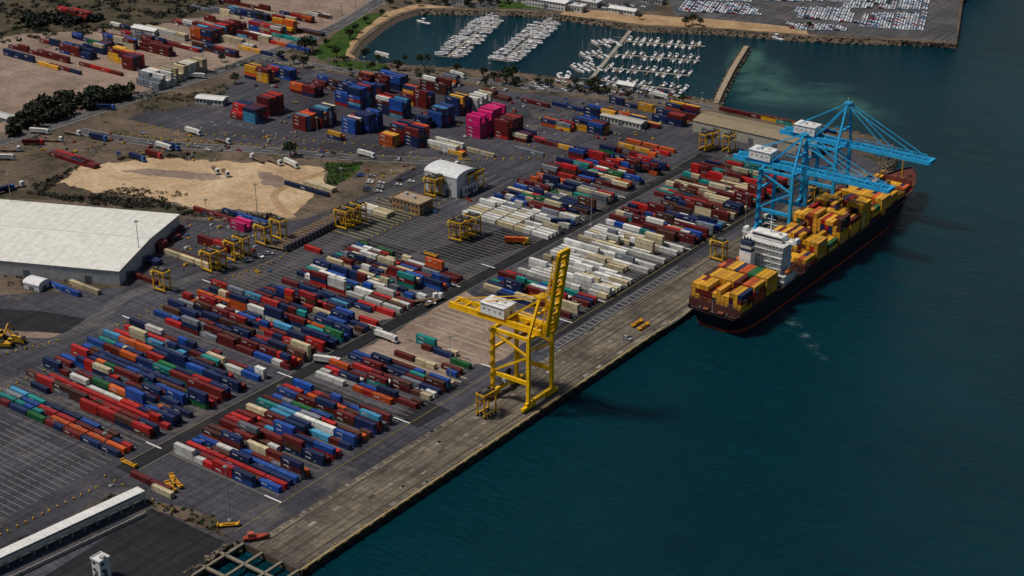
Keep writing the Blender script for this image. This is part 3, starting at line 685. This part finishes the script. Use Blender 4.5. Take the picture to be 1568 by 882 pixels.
def lot(quad,dx,dy,fill,cols,rot=0,name='parked_car_rows',aisle=4):
    pg=PP(quad);mb=MB();xs=[p[0] for p in pg];ys=[p[1] for p in pg];cx,cy=sum(xs)/4,sum(ys)/4
    c_,s_=math.cos(rot),math.sin(rot);r=max(max(xs)-min(xs),max(ys)-min(ys))
    i=-r/2
    row=0
    while i<r/2:
        j=-r/2
        while j<r/2:
            x=cx+c_*i-s_*j;y=cy+s_*i+c_*j
            if inpoly(x,y,pg) and R.random()<fill: mb.place(CAR,x,y,.12,rot+R.uniform(-.03,.03),R.choice(cols),1.08)
            j+=dy
        row+=1;i+=dx if row%4 else dx+aisle
    return mb.obj(name,M['clean'])
wc=[(.80,.84,.88)]*8+[(.3,.48,.65),(.10,.22,.40),(.5,.57,.65),(.05,.06,.08),(.03,.06,.12),(.35,.05,.05)]
for q in [[(1045,2),(1150,8),(1165,24),(1038,18)],[(1040,-14),(1120,-14),(1150,4),(1045,0)],[(1175,-14),(1330,-10),(1338,4),(1170,2)],[(1215,12),(1300,14),(1312,36),(1222,28)],[(1335,-12),(1425,-12),(1420,16),(1345,14)],[(1325,22),(1420,20),(1412,48),(1315,42)],[(1290,4),(1335,6),(1330,14),(1290,12)],[(1205,36),(1300,42),(1300,48),(1215,46)]]:
    lot(q,4.9,2.3,.95,wc,.35,aisle=1.5)
lot([(540,262),(612,268),(640,280),(560,306)],7.5,3.0,.33,carcols,.6)
lot([(790,118),(900,128),(1000,145),(800,138)],6,3,.35,carcols,.1)
lot([(960,130),(1060,150),(1060,156),(940,142)],6,3,.35,carcols,.1)
lot([(840,6),(930,4),(1010,14),(860,14)],6,3,.4,carcols,.1)
def semi(c1,load):
    mb=MB();k=(.02,.02,.02)
    mb.bb(5.2,7.6,-1.2,1.2,.9,3.3,c1);mb.bb(7.58,7.64,-1.1,1.1,2.0,3.0,(.02,.03,.04));mb.bb(7.6,8.3,-1.1,1.1,.7,1.7,c1);mb.bb(5.3,7.4,-1.1,1.1,3.3,3.8,c1)
    mb.bb(-6.4,5,-.5,.5,.9,1.25,(.05,.05,.05));mb.bb(-6.5,5,-1.2,1.2,1.2,1.38,(.15,.1,.06))
    for x in(-5.5,-4.2,-2.9,3.2,4.4,7.3):
        for s in(-1,1): mb.cyl((x,s*.85,.5),(x,s*1.2,.5),.5,.5,k)
    if load: mb.place(C40,-.6,0,1.4,0,load)
    return mb.mesh('container_truck',M['paint'])
SM=[semi((.7,.7,.68),PAL['wht']),semi((.5,.05,.04),PAL['mar']),semi((.7,.7,.68),None),semi((.05,.15,.4),PAL['navy']),semi((.6,.3,.03),PAL['org'])]
for u,v,r,k in [(420,250,-10,2),(445,254,-12,0),(395,247,170,2),(250,228,0,0),(345,266,-30,2),(330,262,-30,2),(262,228,0,3),(110,206,10,2),(150,214,10,3),(585,88,0,0),(650,462,60,2),(440,600,0,2),(500,557,20,0),(663,465,90,2),(590,520,0,0),(790,373,30,4),(210,245,0,3),(235,240,0,1),(15,232,35,2),(5,245,35,0),(50,222,35,1),(80,217,30,2),(20,290,80,2),(5,295,80,3),(295,205,0,0),(340,218,0,2),(560,240,0,0),(1010,150,-5,0),(930,176,0,0),(300,120,30,0),(60,205,25,0),(700,118,-5,0),(160,168,30,3),(690,252,-10,2),(860,345,30,3)]:
    x,y=P(u,v);put('container_truck',SM[k],x,y,.18,rad(r))
x0,y0=P(425,382);x1,y1=P(528,330);tm=semi((.05,.05,.06),None)
for k in range(20):
    f=k/19;put('parked_trailer',tm,x0+(x1-x0)*f,y0+(y1-y0)*f,.15,rad(8))
for k in range(70):
    u,v=R.choice([(R.uniform(380,700),0),(R.uniform(700,1050),0),(R.uniform(220,620),1)])
    v=(R.uniform(100,118)+(u-400)*.06) if v==0 else R.uniform(215,226)+(u-220)*.055
    x,y=P(u,v);put('parked_car',R.choice(carmesh),x,y,.2,R.choice([0,.1,1.6,2.2]))
for u,v in [(378,400),(398,394),(412,390),(660,466),(300,225),(580,90),(870,345),(915,300),(960,520),(640,600),(500,440)]:
    x,y=P(u,v);put('utility_vehicle',R.choice(carmesh[:2]),x,y,.16,R.choice([0,1.57,.6]),1.25)
def ytr():
    mb=MB();y_=(.65,.32,.01);mb.bb(-6,6,-1.3,1.3,.9,1.3,y_)
    for x in(-5.5,5.5): mb.bb(x-.3,x+.3,-1.3,1.3,1.3,2.2,y_)
    for x in(-4,-2.6,2.6,4):
        for s in(-1,1): mb.cyl((x,s*.8,.5),(x,s*1.2,.5),.5,.5,(.02,.02,.02))
    mb.bb(-3,3,-.9,.9,1.3,1.9,(.4,.18,.01));return mb.mesh('spreader_trailer',M['paint'])
YT=ytr()
for u,v,r in [(975,497,90),(985,502,90),(795,372,0),(262,748,-20),(272,742,-20),(266,737,-30),(198,712,0),(350,806,45),(660,392,0)]:
    x,y=P(u,v);put('spreader_trailer',YT,x,y,.12,rad(r),.8)
stack(232,742,2,1,1,'dred');stack(250,756,1,1,1,'cream')
def exc():
    mb=MB();y_=(.6,.32,.02);k=(.03,.03,.03)
    for s in(-1,1):
        mb.bb(-2.2,2.2,s*1.3-.35,s*1.3+.35,.15,.95,k);mb.cyl((-2.2,s*1.3-.3,.55),(-2.2,s*1.3+.3,.55),.4,.4,k);mb.cyl((2.2,s*1.3-.3,.55),(2.2,s*1.3+.3,.55),.4,.4,k)
    mb.bb(-2.6,1.6,-1.4,1.4,1.1,2.2,y_);mb.bb(.2,1.8,.3,1.4,2.2,3.3,(.05,.06,.06));mb.bb(.15,1.85,.25,1.45,3.3,3.42,y_);mb.bb(-2.7,-1.4,-1.3,1.3,2.2,2.7,k)
    mb.beam((1.4,-.4,1.8),(4.2,-.4,5.0),.5,.7,y_);mb.beam((4.2,-.4,5),(6.6,-.4,2.2),.4,.5,y_);mb.beam((6.6,-.4,2.2),(6.0,-.4,1.0),1.2,.6,k);mb.beam((2.2,-.4,1.9),(3.4,-.4,3.9),.15,.15,(.4,.4,.4))
    return mb.mesh('excavator',M['paint'])
EX=exc()
for u,v,r in [(12,532,30),(28,525,200),(2,520,100)]:
    x,y=P(u,v);put('excavator',EX,x,y,.1,rad(r),1.35)
# ---------------------------------------------------------------- marina
def sail(l):
    mb=MB();w=l*.29;wh=(.74,.75,.76)
    S=[(-.5,.75,.0),(-.2,1,.0),(.15,.92,.05),(.38,.5,.12),(.5,.03,.2)]
    for a,b in zip(S[:-1],S[1:]):
        for s in(-1,1):
            q=[(a[0]*l,s*a[1]*w*.32,-.3),(b[0]*l*.97,s*b[1]*w*.3,-.3),(b[0]*l,s*b[1]*w/2,1.1+b[2]*2),(a[0]*l,s*a[1]*w/2,1.1+a[2]*2)]
            mb.quad(q,wh)
        mb.quad([(a[0]*l,-a[1]*w/2,1.1+a[2]*2),(b[0]*l,-b[1]*w/2,1.1+b[2]*2),(b[0]*l,b[1]*w/2,1.1+b[2]*2),(a[0]*l,a[1]*w/2,1.1+a[2]*2)],(.66,.64,.6))
    mb.quad([(-.5*l,-.75*w*.32,-.3),(-.5*l,.75*w*.32,-.3),(-.5*l,.75*w/2,1.1),(-.5*l,-.75*w/2,1.1)],wh)
    return mb,w
def boat(l,mast,cover):
    mb,w=sail(l);wh=(.75,.75,.76)
    V=[(-.18*l,-w*.3,1.1),(.25*l,-w*.26,1.1),(.25*l,w*.26,1.1),(-.18*l,w*.3,1.1),(-.14*l,-w*.24,1.9),(.12*l,-w*.2,1.75),(.12*l,w*.2,1.75),(-.14*l,w*.24,1.9)]
    mb.add(V,[[0,1,5,4],[1,2,6,5],[2,3,7,6],[3,0,4,7],[4,5,6,7]],wh)
    mb.box(0,w*.262,1.5,l*.2,.06,.3,(.03,.04,.05));mb.box(0,-w*.262,1.5,l*.2,.06,.3,(.03,.04,.05))
    if mast:
        mb.cyl((.08*l,0,1.2),(.08*l,0,l*1.2),.11,.08,(.5,.5,.5),6);mb.beam((.08*l,0,2.6),(-.36*l,0,2.5),.3,.3,cover)
        mb.beam((.08*l,-.9,l*.8),(.08*l,.9,l*.8),.1,.1,(.6,.6,.6))
        for e in(-.5*l,.5*l): mb.beam((.08*l,0,l*1.19),(e,0,1.3),.04,.04,(.4,.4,.4))
    else:
        mb.bb(-.12*l,.06*l,-w*.25,w*.25,1.9,3.3,wh);mb.bb(-.14*l,.08*l,-w*.28,w*.28,3.3,3.45,wh);mb.bb(-.125*l,.065*l,-w*.255,w*.255,2.4,3.0,(.03,.04,.05))
    return mb.mesh('moored_sailboat' if mast else 'moored_motorboat',M['clean'])
BT=[boat(11,1,(.03,.08,.3)),boat(12,1,(.6,.6,.6)),boat(10,1,(.25,.03,.03)),boat(11,0,0),boat(12,0,0),boat(9,1,(.03,.1,.12))]
def dock(a,b,sp,both=True,w=2.2,off=7,fill=.9,hi=1.1):
    pa,pb=P(*a,WZ),P(*b,WZ);d=math.dist(pa,pb);ux,uy=(pb[0]-pa[0])/d,(pb[1]-pa[1])/d;an=math.atan2(uy,ux)
    mb=MB();mb.box((pa[0]+pb[0])/2,(pa[1]+pb[1])/2,WZ+.45,d,w,.35,(.30,.27,.22),an)
    k=0
    while k*sp*2<d:
        for s in(-1,1):
            if both or s>0: 
                x=pa[0]+ux*k*sp*2-uy*s*5;y=pa[1]+uy*k*sp*2+ux*s*5;mb.box(x,y,WZ+.4,.9,9,.25,(.28,.25,.2),an);mb.cyl((x-uy*s*5,y+ux*s*5,-5),(x-uy*s*5,y+ux*s*5,.4),.22,.22,(.12,.1,.08),6)
        k+=1
    mb.obj('floating_dock',M['clean'])
    k=.5
    while k*sp<d:
        for s in((-1,1) if both else (1,)):
            if R.random()<fill:
                m=R.choice(BT);o=off+R.uniform(-.6,.6)
                put(m.name.split('.')[0],m,pa[0]+ux*k*sp-uy*s*o,pa[1]+uy*k*sp+ux*s*o,WZ+.1,an+(math.pi/2)*s+R.uniform(-.05,.05)+(math.pi if R.random()<.4 else 0),R.uniform(.8,hi))
        k+=1
dock((686,88),(752,30),4.9,fill=.96,hi=1.3,off=7.6);dock((770,94),(840,36),4.9,fill=.96,hi=1.3,off=7.6)
dock((733,50),(764,26),5,False,fill=.95);dock((828,60),(856,34),5,False,fill=.95)
dock((905,122),(965,48),30,False,3.5,9,.3)
dock((958,64),(1080,72),5.8,fill=.85,hi=.95);dock((942,84),(1072,94),5.8,fill=.85,hi=.95);dock((928,104),(1056,117),5.8,fill=.85,hi=.95);dock((920,124),(1048,140),5.8,fill=.8,hi=.95)
dock((880,107),(912,103),5.2,fill=.85,hi=1);dock((893,88),(928,84),5.2,fill=.85,hi=1);dock((912,70),(942,66),5.2,fill=.8,hi=1)
for u,v in [(648,36),(870,118),(858,120),(1188,60)]: 
    x,y=P(u,v,WZ);put('moored_motorboat',BT[4],x,y,WZ+.1,R.random()*6,1.3)
# ---------------------------------------------------------------- buildings
def building(name,cx,cy,lx,ly,h,rot=0,wall=(.6,.58,.52),roof=(.6,.6,.58),kind='flat',floors=2,win=True,rise=2,mat=None,doors=1):
    mb=MB();r=rad(rot)
    mb.bb(-lx/2,lx/2,-ly/2,ly/2,0,h,wall)
    if kind=='flat':
        mb.bb(-lx/2-.3,lx/2+.3,-ly/2-.3,ly/2+.3,h,h+.3,roof)
        for s in(-1,1): mb.bb(-lx/2-.3,lx/2+.3,s*(ly/2+.2)-.12,s*(ly/2+.2)+.12,h+.3,h+.8,wall);mb.bb(s*(lx/2+.2)-.12,s*(lx/2+.2)+.12,-ly/2,ly/2,h+.3,h+.8,wall)
        for k in range(max(1,int(lx/9))): mb.box(-lx/2+4+k*8,R.uniform(-ly/4,ly/4),h+1,2.2,1.8,1.4,(.4,.4,.4))
    elif kind=='gable':
        V=[(-lx/2-.5,-ly/2-.5,h),(lx/2+.5,-ly/2-.5,h),(lx/2+.5,0,h+rise),(-lx/2-.5,0,h+rise),(lx/2+.5,ly/2+.5,h),(-lx/2-.5,ly/2+.5,h)]
        mb.add(V,[[0,1,2,3],[3,2,4,5]],roof);mb.add([(s*lx/2,-ly/2,h) for s in (1,)]+[(lx/2,ly/2,h),(lx/2,0,h+rise-.05),(lx/2,-.01,h+rise-.05)],[[0,1,2,3]],wall)
        mb.add([(-lx/2,ly/2,h),(-lx/2,-ly/2,h),(-lx/2,-.01,h+rise-.05),(-lx/2,0,h+rise-.05)],[[0,1,2,3]],wall)
        mb.bb(-lx/2-.5,lx/2+.5,-.25,.25,h+rise-.05,h+rise+.12,tuple(c*.8 for c in roof))
        for x in np.arange(-lx/2,lx/2,6): 
            for s in(-1,1): mb.beam((x,s*(ly/2+.5),h+.02),(x,0,h+rise+.02),.1,.06,tuple(c*.9 for c in roof))
    else:
        n=8;an=[math.pi*k/n for k in range(n+1)];pr=[(-math.cos(a)*(ly/2+.3),h+math.sin(a)*rise) for a in an]
        for a,b in zip(pr[:-1],pr[1:]): mb.quad([(-lx/2-.3,a[0],a[1]),(lx/2+.3,a[0],a[1]),(lx/2+.3,b[0],b[1]),(-lx/2-.3,b[0],b[1])],roof)
        for s in(-1,1):
            for k in range(n//2): mb.quad([(s*lx/2,pr[k][0],pr[k][1]),(s*lx/2,pr[k+1][0],pr[k+1][1]),(s*lx/2,pr[n-k-1][0],pr[n-k-1][1]),(s*lx/2,pr[n-k][0],pr[n-k][1])],wall)
    if win:
        fh=h/floors
        for f in range(floors):
            for x in np.arange(-lx/2+1.5,lx/2-1,3):
                for s in(-1,1): mb.box(x,s*(ly/2+.02),f*fh+fh*.55,1.6,.08,fh*.4,(.03,.04,.05))
            for y in np.arange(-ly/2+1.5,ly/2-1,3):
                for s in(-1,1): mb.box(s*(lx/2+.02),y,f*fh+fh*.55,.08,1.6,fh*.4,(.03,.04,.05))
    for k in range(doors):
        mb.box(-lx/2+lx*(k+.5)/doors,-ly/2-.03,min(h*.3,2.2),min(4,lx/3),.1,min(h*.6,4.4),(.12,.13,.14))
        mb.box(lx/2+.03,-ly/2+ly*(k+.5)/doors,min(h*.3,2.2),.1,min(4,ly/3),min(h*.6,4.4),(.12,.13,.14))
    o=mb.obj(name,mat or M['clean']);o.location=(cx,cy,.1);o.rotation_euler=(0,0,r);return o
c1=P(272,326,10);c2=P(183,413,10);c0=P(45,307,10)
dx,dy=c0[0]-c1[0],c0[1]-c1[1];l0=math.hypot(dx,dy);ux,uy=dx/l0,dy/l0
wd=abs(-(c2[0]-c1[0])*uy+(c2[1]-c1[1])*ux)
ang=math.degrees(math.atan2(-uy,-ux));lw=150
cx_=(c1[0]+c2[0])/2+ux*lw/2;cy_=(c1[1]+c2[1])/2+uy*lw/2
building('warehouse',cx_,cy_,lw,wd,9,ang,(.46,.46,.44),(.72,.72,.65),'gable',1,False,2.0,doors=4)
x,y=P(690,290);building('maintenance_workshop',x,y,26,20,13,0,(.50,.52,.53),(.66,.68,.68),'arch',3,False,3,doors=2)
x,y=P(712,294);building('workshop_annex',x,y,10,14,6,0,(.6,.6,.58),(.62,.62,.6),'flat',1,True)
x,y=P(632,320);building('terminal_office',x,y,22,13,7,0,(.34,.20,.09),(.36,.27,.18),'flat',2,True)
x,y=P(612,312);building('office_wing',x,y,9,10,4.5,0,(.33,.24,.14),(.35,.32,.28),'flat',1,True)
x,y=P(1162,214);building('dockside_shed',x,y,92,24,8,0,(.40,.37,.30),(.26,.21,.13),'gable',1,False,2.2,doors=5)
x,y=P(955,190);building('stevedore_store',x,y,34,9,4.5,0,(.45,.44,.38),(.42,.42,.38),'gable',1,True,1.2)
x,y=P(325,158);building('gatehouse',x,y,22,10,4.5,20,(.6,.6,.56),(.68,.68,.64),'gable',1,True,1.2)
x,y=P(57,440);building('storage_tent',x,y,11,9,3.5,10,(.65,.65,.65),(.72,.72,.72),'arch',1,False,2)
for u,v,lx,ly,h,k,c in [(842,10,40,16,7,'gable',.72),(880,16,20,10,5,'flat',.6),(905,8,18,12,4,'flat',.6),(955,20,26,9,4,'gable',.7),(800,2,30,12,6,'gable',.6),(960,136,14,8,4,'gable',.7),(870,4,24,9,5,'gable',.7),(700,4,20,9,4,'flat',.4),(8,185,20,9,4,'gable',.5),(225,50,26,10,4,'gable',.7),(1000,4,22,9,4,'flat',.45)]:
    x,y=P(u,v);building('marina_building' if v<140 and u>600 else 'depot_building',x,y,lx,ly,h,5,(c*.9,c*.88,c*.82),(c,c,c*.97),k,max(1,int(h//3.5)),True,1.5)
x,y=P(157,884);building('control_tower',x,y,5,5,9,0,(.66,.66,.64),(.7,.7,.68),'flat',3,True)
a=P(218,768);b=P(-60,898);d=math.dist(a,b);an=math.atan2(b[1]-a[1],b[0]-a[0]);mb=MB()
mb.box(0,0,3.2,d,4.4,.5,(.35,.35,.34));mb.box(0,0,6.2,d,5.4,.35,(.72,.72,.68));mb.box(0,-2.3,4.3,d,.12,1.8,(.5,.5,.48));mb.box(0,2.3,4.3,d,.12,1.8,(.5,.5,.48))
for k in range(int(d/6)+1):
    x=-d/2+k*6
    for s in(-1,1): mb.bb(x-.2,x+.2,s*2.1-.2,s*2.1+.2,0,6.1,(.3,.3,.3))
    mb.bb(x-.1,x+.1,-2.75,2.75,6.35,6.5,(.6,.6,.57))
o=mb.obj('covered_conveyor',M['clean']);o.location=((a[0]+b[0])/2,(a[1]+b[1])/2,.1);o.rotation_euler=(0,0,an)
a=P(222,790);b=P(-40,915);d=math.dist(a,b);an=math.atan2(b[1]-a[1],b[0]-a[0]);mb=MB()
mb.box(0,0,.8,d,.4,1.6,(.33,.31,.27))
for k in range(int(d/4)): mb.box(-d/2+k*4,0,.95,.5,.6,1.9,(.3,.28,.25))
o=mb.obj('retaining_wall',M['clean']);o.location=((a[0]+b[0])/2,(a[1]+b[1])/2,.05);o.rotation_euler=(0,0,an)
mb=MB();tb=(.22,.19,.14)
for x in(-33,-22,-11,-1.5): mb.beam((x,340,-.4),(x,386,-.4),1.2,.9,tb)
for y in(345,355,365,376): mb.beam((-36,y,-.45),(0,y,-.45),1.4,.8,tb)
for x in(-33,-22,-11,-1.5):
    for y in(345,355,365,376): mb.cyl((x,y,-8),(x,y,.2),.45,.45,(.12,.1,.08))
mb.obj('timber_jetty')
mb,w=sail(11);mb.C=[np.tile((.3,.04,.02),(len(c),1)) for c in mb.C];mb.bb(-3.5,-1,-1.1,1.1,1.1,3,(.45,.1,.05));mb.bb(-1.02,-.98,-.9,.9,2,2.7,(.03,.03,.03))
for xx in(-3,0,3): mb.bb(xx-.2,xx+.2,-1.3,1.3,-.6,-.1,(.2,.15,.1))
o=mb.obj('workboat');x,y=P(393,826);o.location=(x,y,.7);o.rotation_euler=(0,0,.9)
def mast(h):
    mb=MB();mb.cyl((0,0,0),(0,0,h),.3,.13,(.3,.3,.3));mb.cyl((0,0,0),(0,0,.8),.9,.9,(.4,.38,.34));mb.cyl((0,0,h-.4),(0,0,h),.8,.8,(.25,.25,.25))
    for k in range(6):
        a=k*math.pi/3;mb.box(1.0*math.cos(a),1.0*math.sin(a),h-.5,.5,.4,.35,(.25,.25,.25),a)
    return mb.mesh('light_mast',M['clean'])
LM=mast(27);LP=mast(11)
for u,v in [(352,798),(170,745),(215,405),(395,345),(488,238),(690,590),(525,320),(905,345),(1110,300),(850,265),(640,205),(330,245),(750,150),(690,345),(20,330),(560,140),(320,370),(1140,360)]:
    x,y=P(u,v);put('light_mast',LM,x,y,.05)
for k in range(46):
    u=R.choice([(R.uniform(20,580),0),(R.uniform(420,1080),1)])
    if u[1]==0: u,v=u[0],205-(u[0]-20)*.36
    else: u,v=u[0],97+(u[0]-420)*.095
    x,y=P(u,v);put('street_lamp',LP,x,y,.05,0,.8)
mb=MB()
def chain(pts,sp,s=(.9,.5,.9),c=(.65,.38,.02)):
    pts=PP(pts)
    for a,b in zip(pts[:-1],pts[1:]):
        d=math.dist(a,b);n=int(d/sp)
        for k in range(n):
            f=(k+R.uniform(-.1,.1))/n;mb.box(a[0]+(b[0]-a[0])*f,a[1]+(b[1]-a[1])*f,s[2]/2+.1,*s,c,R.random()*3)
chain([(180,205),(270,216),(420,224),(560,238),(720,246),(900,240)],5.5,(1.6,.5,.8));chain([(210,190),(300,206),(420,212),(620,228)],7,(1.4,.5,.8))
chain([(0,820),(160,742)],4,(1,.4,.9));chain([(180,500),(280,455),(420,400)],5);chain([(430,395),(560,310)],6);chain([(160,730),(280,790)],6);chain([(0,600),(120,545),(190,500)],5);chain([(500,410),(560,370),(700,300)],6)
chain([(640,175),(700,190),(830,230)],6);chain([(0,545),(100,520)],4,(1,.4,.9))
chain([(290,200),(350,190),(440,210)],9,(.8,.8,.9),(.6,.6,.55))
mb.obj('traffic_barrier_line')
mb=MB()
for k in range(420):
    z=R.choice([(390,470,90,230),(700,1080,150,215),(560,720,230,330),(280,420,330,420),(40,300,200,250),(60,480,20,110),(700,1080,150,215)])
    u=R.uniform(z[0],z[1]);v=R.uniform(z[2],z[3]);x,y=P(u,v);s=R.uniform(.6,2.0)
    c=R.choice([(.55,.55,.52),(.4,.3,.1),(.08,.08,.09),(.3,.05,.03),(.05,.12,.3),(.25,.22,.18),(.6,.33,.03)])
    r=R.random()*3;mb.box(x,y,.1+s*.3,s*1.6,s,s*.6,c,r);mb.box(x,y,.1+s*.75,s*.7,s*.6,s*.3,tuple(q*.6 for q in c),r)
mb.obj('yard_clutter')
def fence(pts,h=2.6):
    mb=MB();pts=PP(pts)
    for a,b in zip(pts[:-1],pts[1:]):
        d=math.dist(a,b);n=int(d/5)+1
        for k in range(n): 
            f=k/n;x,y=a[0]+(b[0]-a[0])*f,a[1]+(b[1]-a[1])*f;mb.box(x,y,h/2,.14,.14,h,(.35,.35,.33))
        for z in(.4,1.5,h): mb.beam((*a,z),(*b,z),.07,.07,(.35,.35,.33))
    mb.obj('security_fence',M['clean'])
fence([(560,118),(700,128),(860,146),(1000,157),(1100,172)]);fence([(285,334),(410,344),(470,334),(560,299),(640,255)]);fence([(200,178),(320,156),(365,120),(405,90)])
# ---------------------------------------------------------------- vegetation
def leaves(mb,cx,cy,cz,rx,rz_,n,s,base):
    rs=np.random.RandomState(R.randint(0,10**9))
    d=rs.normal(size=(n,3));d/=np.linalg.norm(d,axis=1)[:,None];rr=rs.uniform(.35,1,n)**.6
    c=d*rr[:,None]*[rx,rx,rz_]+[cx,cy,cz]
    a=rs.normal(size=(n,3));a/=np.linalg.norm(a,axis=1)[:,None];b=np.cross(a,rs.normal(size=(n,3)));b/=np.linalg.norm(b,axis=1)[:,None]
    ss=(s*rs.uniform(.6,1.4,n))[:,None]
    V=np.stack([c-a*ss-b*ss*.6,c+a*ss-b*ss*.5,c+a*ss*.9+b*ss*.6,c-a*ss*.8+b*ss*.5],1).reshape(-1,3)
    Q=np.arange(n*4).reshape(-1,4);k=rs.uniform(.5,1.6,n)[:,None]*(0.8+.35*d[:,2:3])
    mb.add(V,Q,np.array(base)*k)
def tree(h,col):
    mb=MB();br=(.06,.045,.03);mb.cyl((0,0,0),(R.uniform(-.3,.3),.1,h*.45),.35,.2,br,6)
    for k in range(6):
        a=k*1.05+R.random();r=h*R.uniform(.2,.34);z=h*R.uniform(.5,.85);x,y=r*math.cos(a),r*math.sin(a)
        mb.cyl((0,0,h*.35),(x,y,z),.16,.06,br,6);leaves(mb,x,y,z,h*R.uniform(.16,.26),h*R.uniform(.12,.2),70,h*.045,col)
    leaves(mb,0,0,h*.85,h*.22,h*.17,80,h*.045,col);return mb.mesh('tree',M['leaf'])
TR=[tree(8,(.030,.05,.013)),tree(9,(.024,.042,.012)),tree(7,(.045,.06,.02)),tree(9,(.035,.045,.016))]
tr=[(445,240,1.3),(515,88,1.2),(468,82,1.5),(478,78,1.3),(500,72,1),(560,92,1),(580,96,.9),(645,100,1.2),(655,98,.8),(775,128,1.5),(785,120,1.2),(700,112,.8),(740,118,.8),(880,132,.9),(910,140,1.2),(535,60,.9),(545,50,.8),(560,36,.9),(585,25,.9),(597,12,.9),(610,108,.9),(450,98,1),(430,92,.8),(465,104,1),(620,95,.8),(530,100,1),(1050,40,1),(1060,38,1.3),(1072,40,1),(1045,158,.8),(980,30,.7),(1240,45,.9),(400,35,.9),(340,95,.8),(360,128,1),(620,5,1),(660,6,.9),(720,6,.9),(750,8,.8)]
for i in range(30): tr.append((R.uniform(470,1080),0,R.uniform(.4,.8)))
for i in range(16): tr.append((R.uniform(600,780),-1,R.uniform(.5,.9)))
for u,v,s in tr:
    if v==0: v=97+(u-470)*.093+R.uniform(-2,10)
    if v==-1: v=R.uniform(1,11)
    x,y=P(u,v);put('tree',R.choice(TR),x,y,0,R.random()*6,s*1.1)
def belt(name,poly,n,r0,r1,h,col,lv=40):
    pg=PP(poly);xs=[p[0] for p in pg];ys=[p[1] for p in pg];mb=MB();k=0;g=0
    while k<n and g<n*40:
        g+=1;x,y=R.uniform(min(xs),max(xs)),R.uniform(min(ys),max(ys))
        if not inpoly(x,y,pg): continue
        if noise.noise(Vector((x*.03,y*.03,0)))<-.12 and h<4: continue
        k+=1;r=R.uniform(r0,r1);c=tuple(q*R.uniform(.6,1.4) for q in col)
        if h>4: mb.cyl((x,y,0),(x,y,h*.6),.3,.15,(.06,.045,.03),6)
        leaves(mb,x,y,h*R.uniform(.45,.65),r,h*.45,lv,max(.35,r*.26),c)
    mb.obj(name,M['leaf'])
belt('tree_belt',[(10,195),(70,158),(200,138),(208,150),(110,178),(15,212)],95,3,5,8.5,(.022,.030,.013),90)
belt('tree_belt',[(40,28),(110,22),(160,30),(100,42),(45,42)],60,3,6,5,(.02,.026,.015),60)
belt('scrub',[(-60,-10),(400,-15),(330,22),(200,48),(60,60),(-60,75)],520,1.5,4,1.8,(.035,.04,.022),18)
belt('scrub',[(40,296),(235,306),(300,325),(420,330),(400,343),(285,330),(100,308)],260,1,2.4,1.6,(.045,.045,.025),16)
belt('scrub',[(130,250),(220,238),(330,236),(300,243),(220,240),(126,254),(90,278),(60,300),(50,285)],110,1,2.2,1.4,(.045,.04,.025),16)
belt('scrub',[(498,250),(560,250),(530,275),(505,292),(499,262)],100,.8,1.8,1.2,(.05,.06,.025),14)
belt('scrub',[(110,288),(230,280),(290,300),(200,318),(120,300)],150,1,2,1.2,(.05,.05,.028),14)
belt('scrub',[(205,148),(300,140),(350,128),(345,150),(260,170),(210,172)],110,1,2,1.4,(.04,.045,.025),14)
belt('scrub',[(-40,868),(170,752),(190,764),(0,862)],160,.6,1.4,1.2,(.04,.045,.02),12)
belt('scrub',[(225,765),(330,790),(350,826),(232,778)],50,.5,1.2,1,(.05,.05,.025),12)
belt('scrub',[(0,420),(190,432),(180,445),(0,440)],60,.7,1.5,1.2,(.04,.045,.022),12)
belt('scrub',[(470,93),(700,108),(1000,143),(1090,158),(860,142),(600,112)],160,.8,2,1.6,(.03,.04,.018),16)
belt('scrub',[(0,190),(210,143),(400,84),(400,92),(210,152),(0,205)],90,.8,2,1.5,(.04,.045,.022),14)
# ---------------------------------------------------------------- camera, light
cam=bpy.data.cameras.new('camera');co=bpy.data.objects.new('camera',cam);scene.collection.objects.link(co)
co.location=(CX,0,HC);co.rotation_euler=(math.pi/2-PIT,0,AZ);cam.lens=36*F/1568;cam.sensor_width=36;cam.clip_start=1;cam.clip_end=12000
scene.camera=co
sv=Vector((-.55,-.42,1.15)).normalized()
s=bpy.data.lights.new('sun','SUN');s.energy=3.8;s.angle=rad(9);s.color=(1,.92,.83);so=bpy.data.objects.new('sun',s);scene.collection.objects.link(so)
so.rotation_euler=(-sv).to_track_quat('-Z','Y').to_euler()
w=bpy.data.worlds.new('World');scene.world=w;w.use_nodes=True;t=w.node_tree
sk=t.nodes.new('ShaderNodeTexSky');sk.sky_type='NISHITA';sk.sun_disc=False;sk.sun_elevation=math.asin(sv.z);sk.sun_rotation=math.atan2(sv.x,sv.y)
t.links.new(sk.outputs[0],t.nodes['Background'].inputs[0]);t.nodes['Background'].inputs[1].default_value=.052
scene.view_settings.view_transform='Standard';scene.view_settings.look='None';scene.view_settings.exposure=0
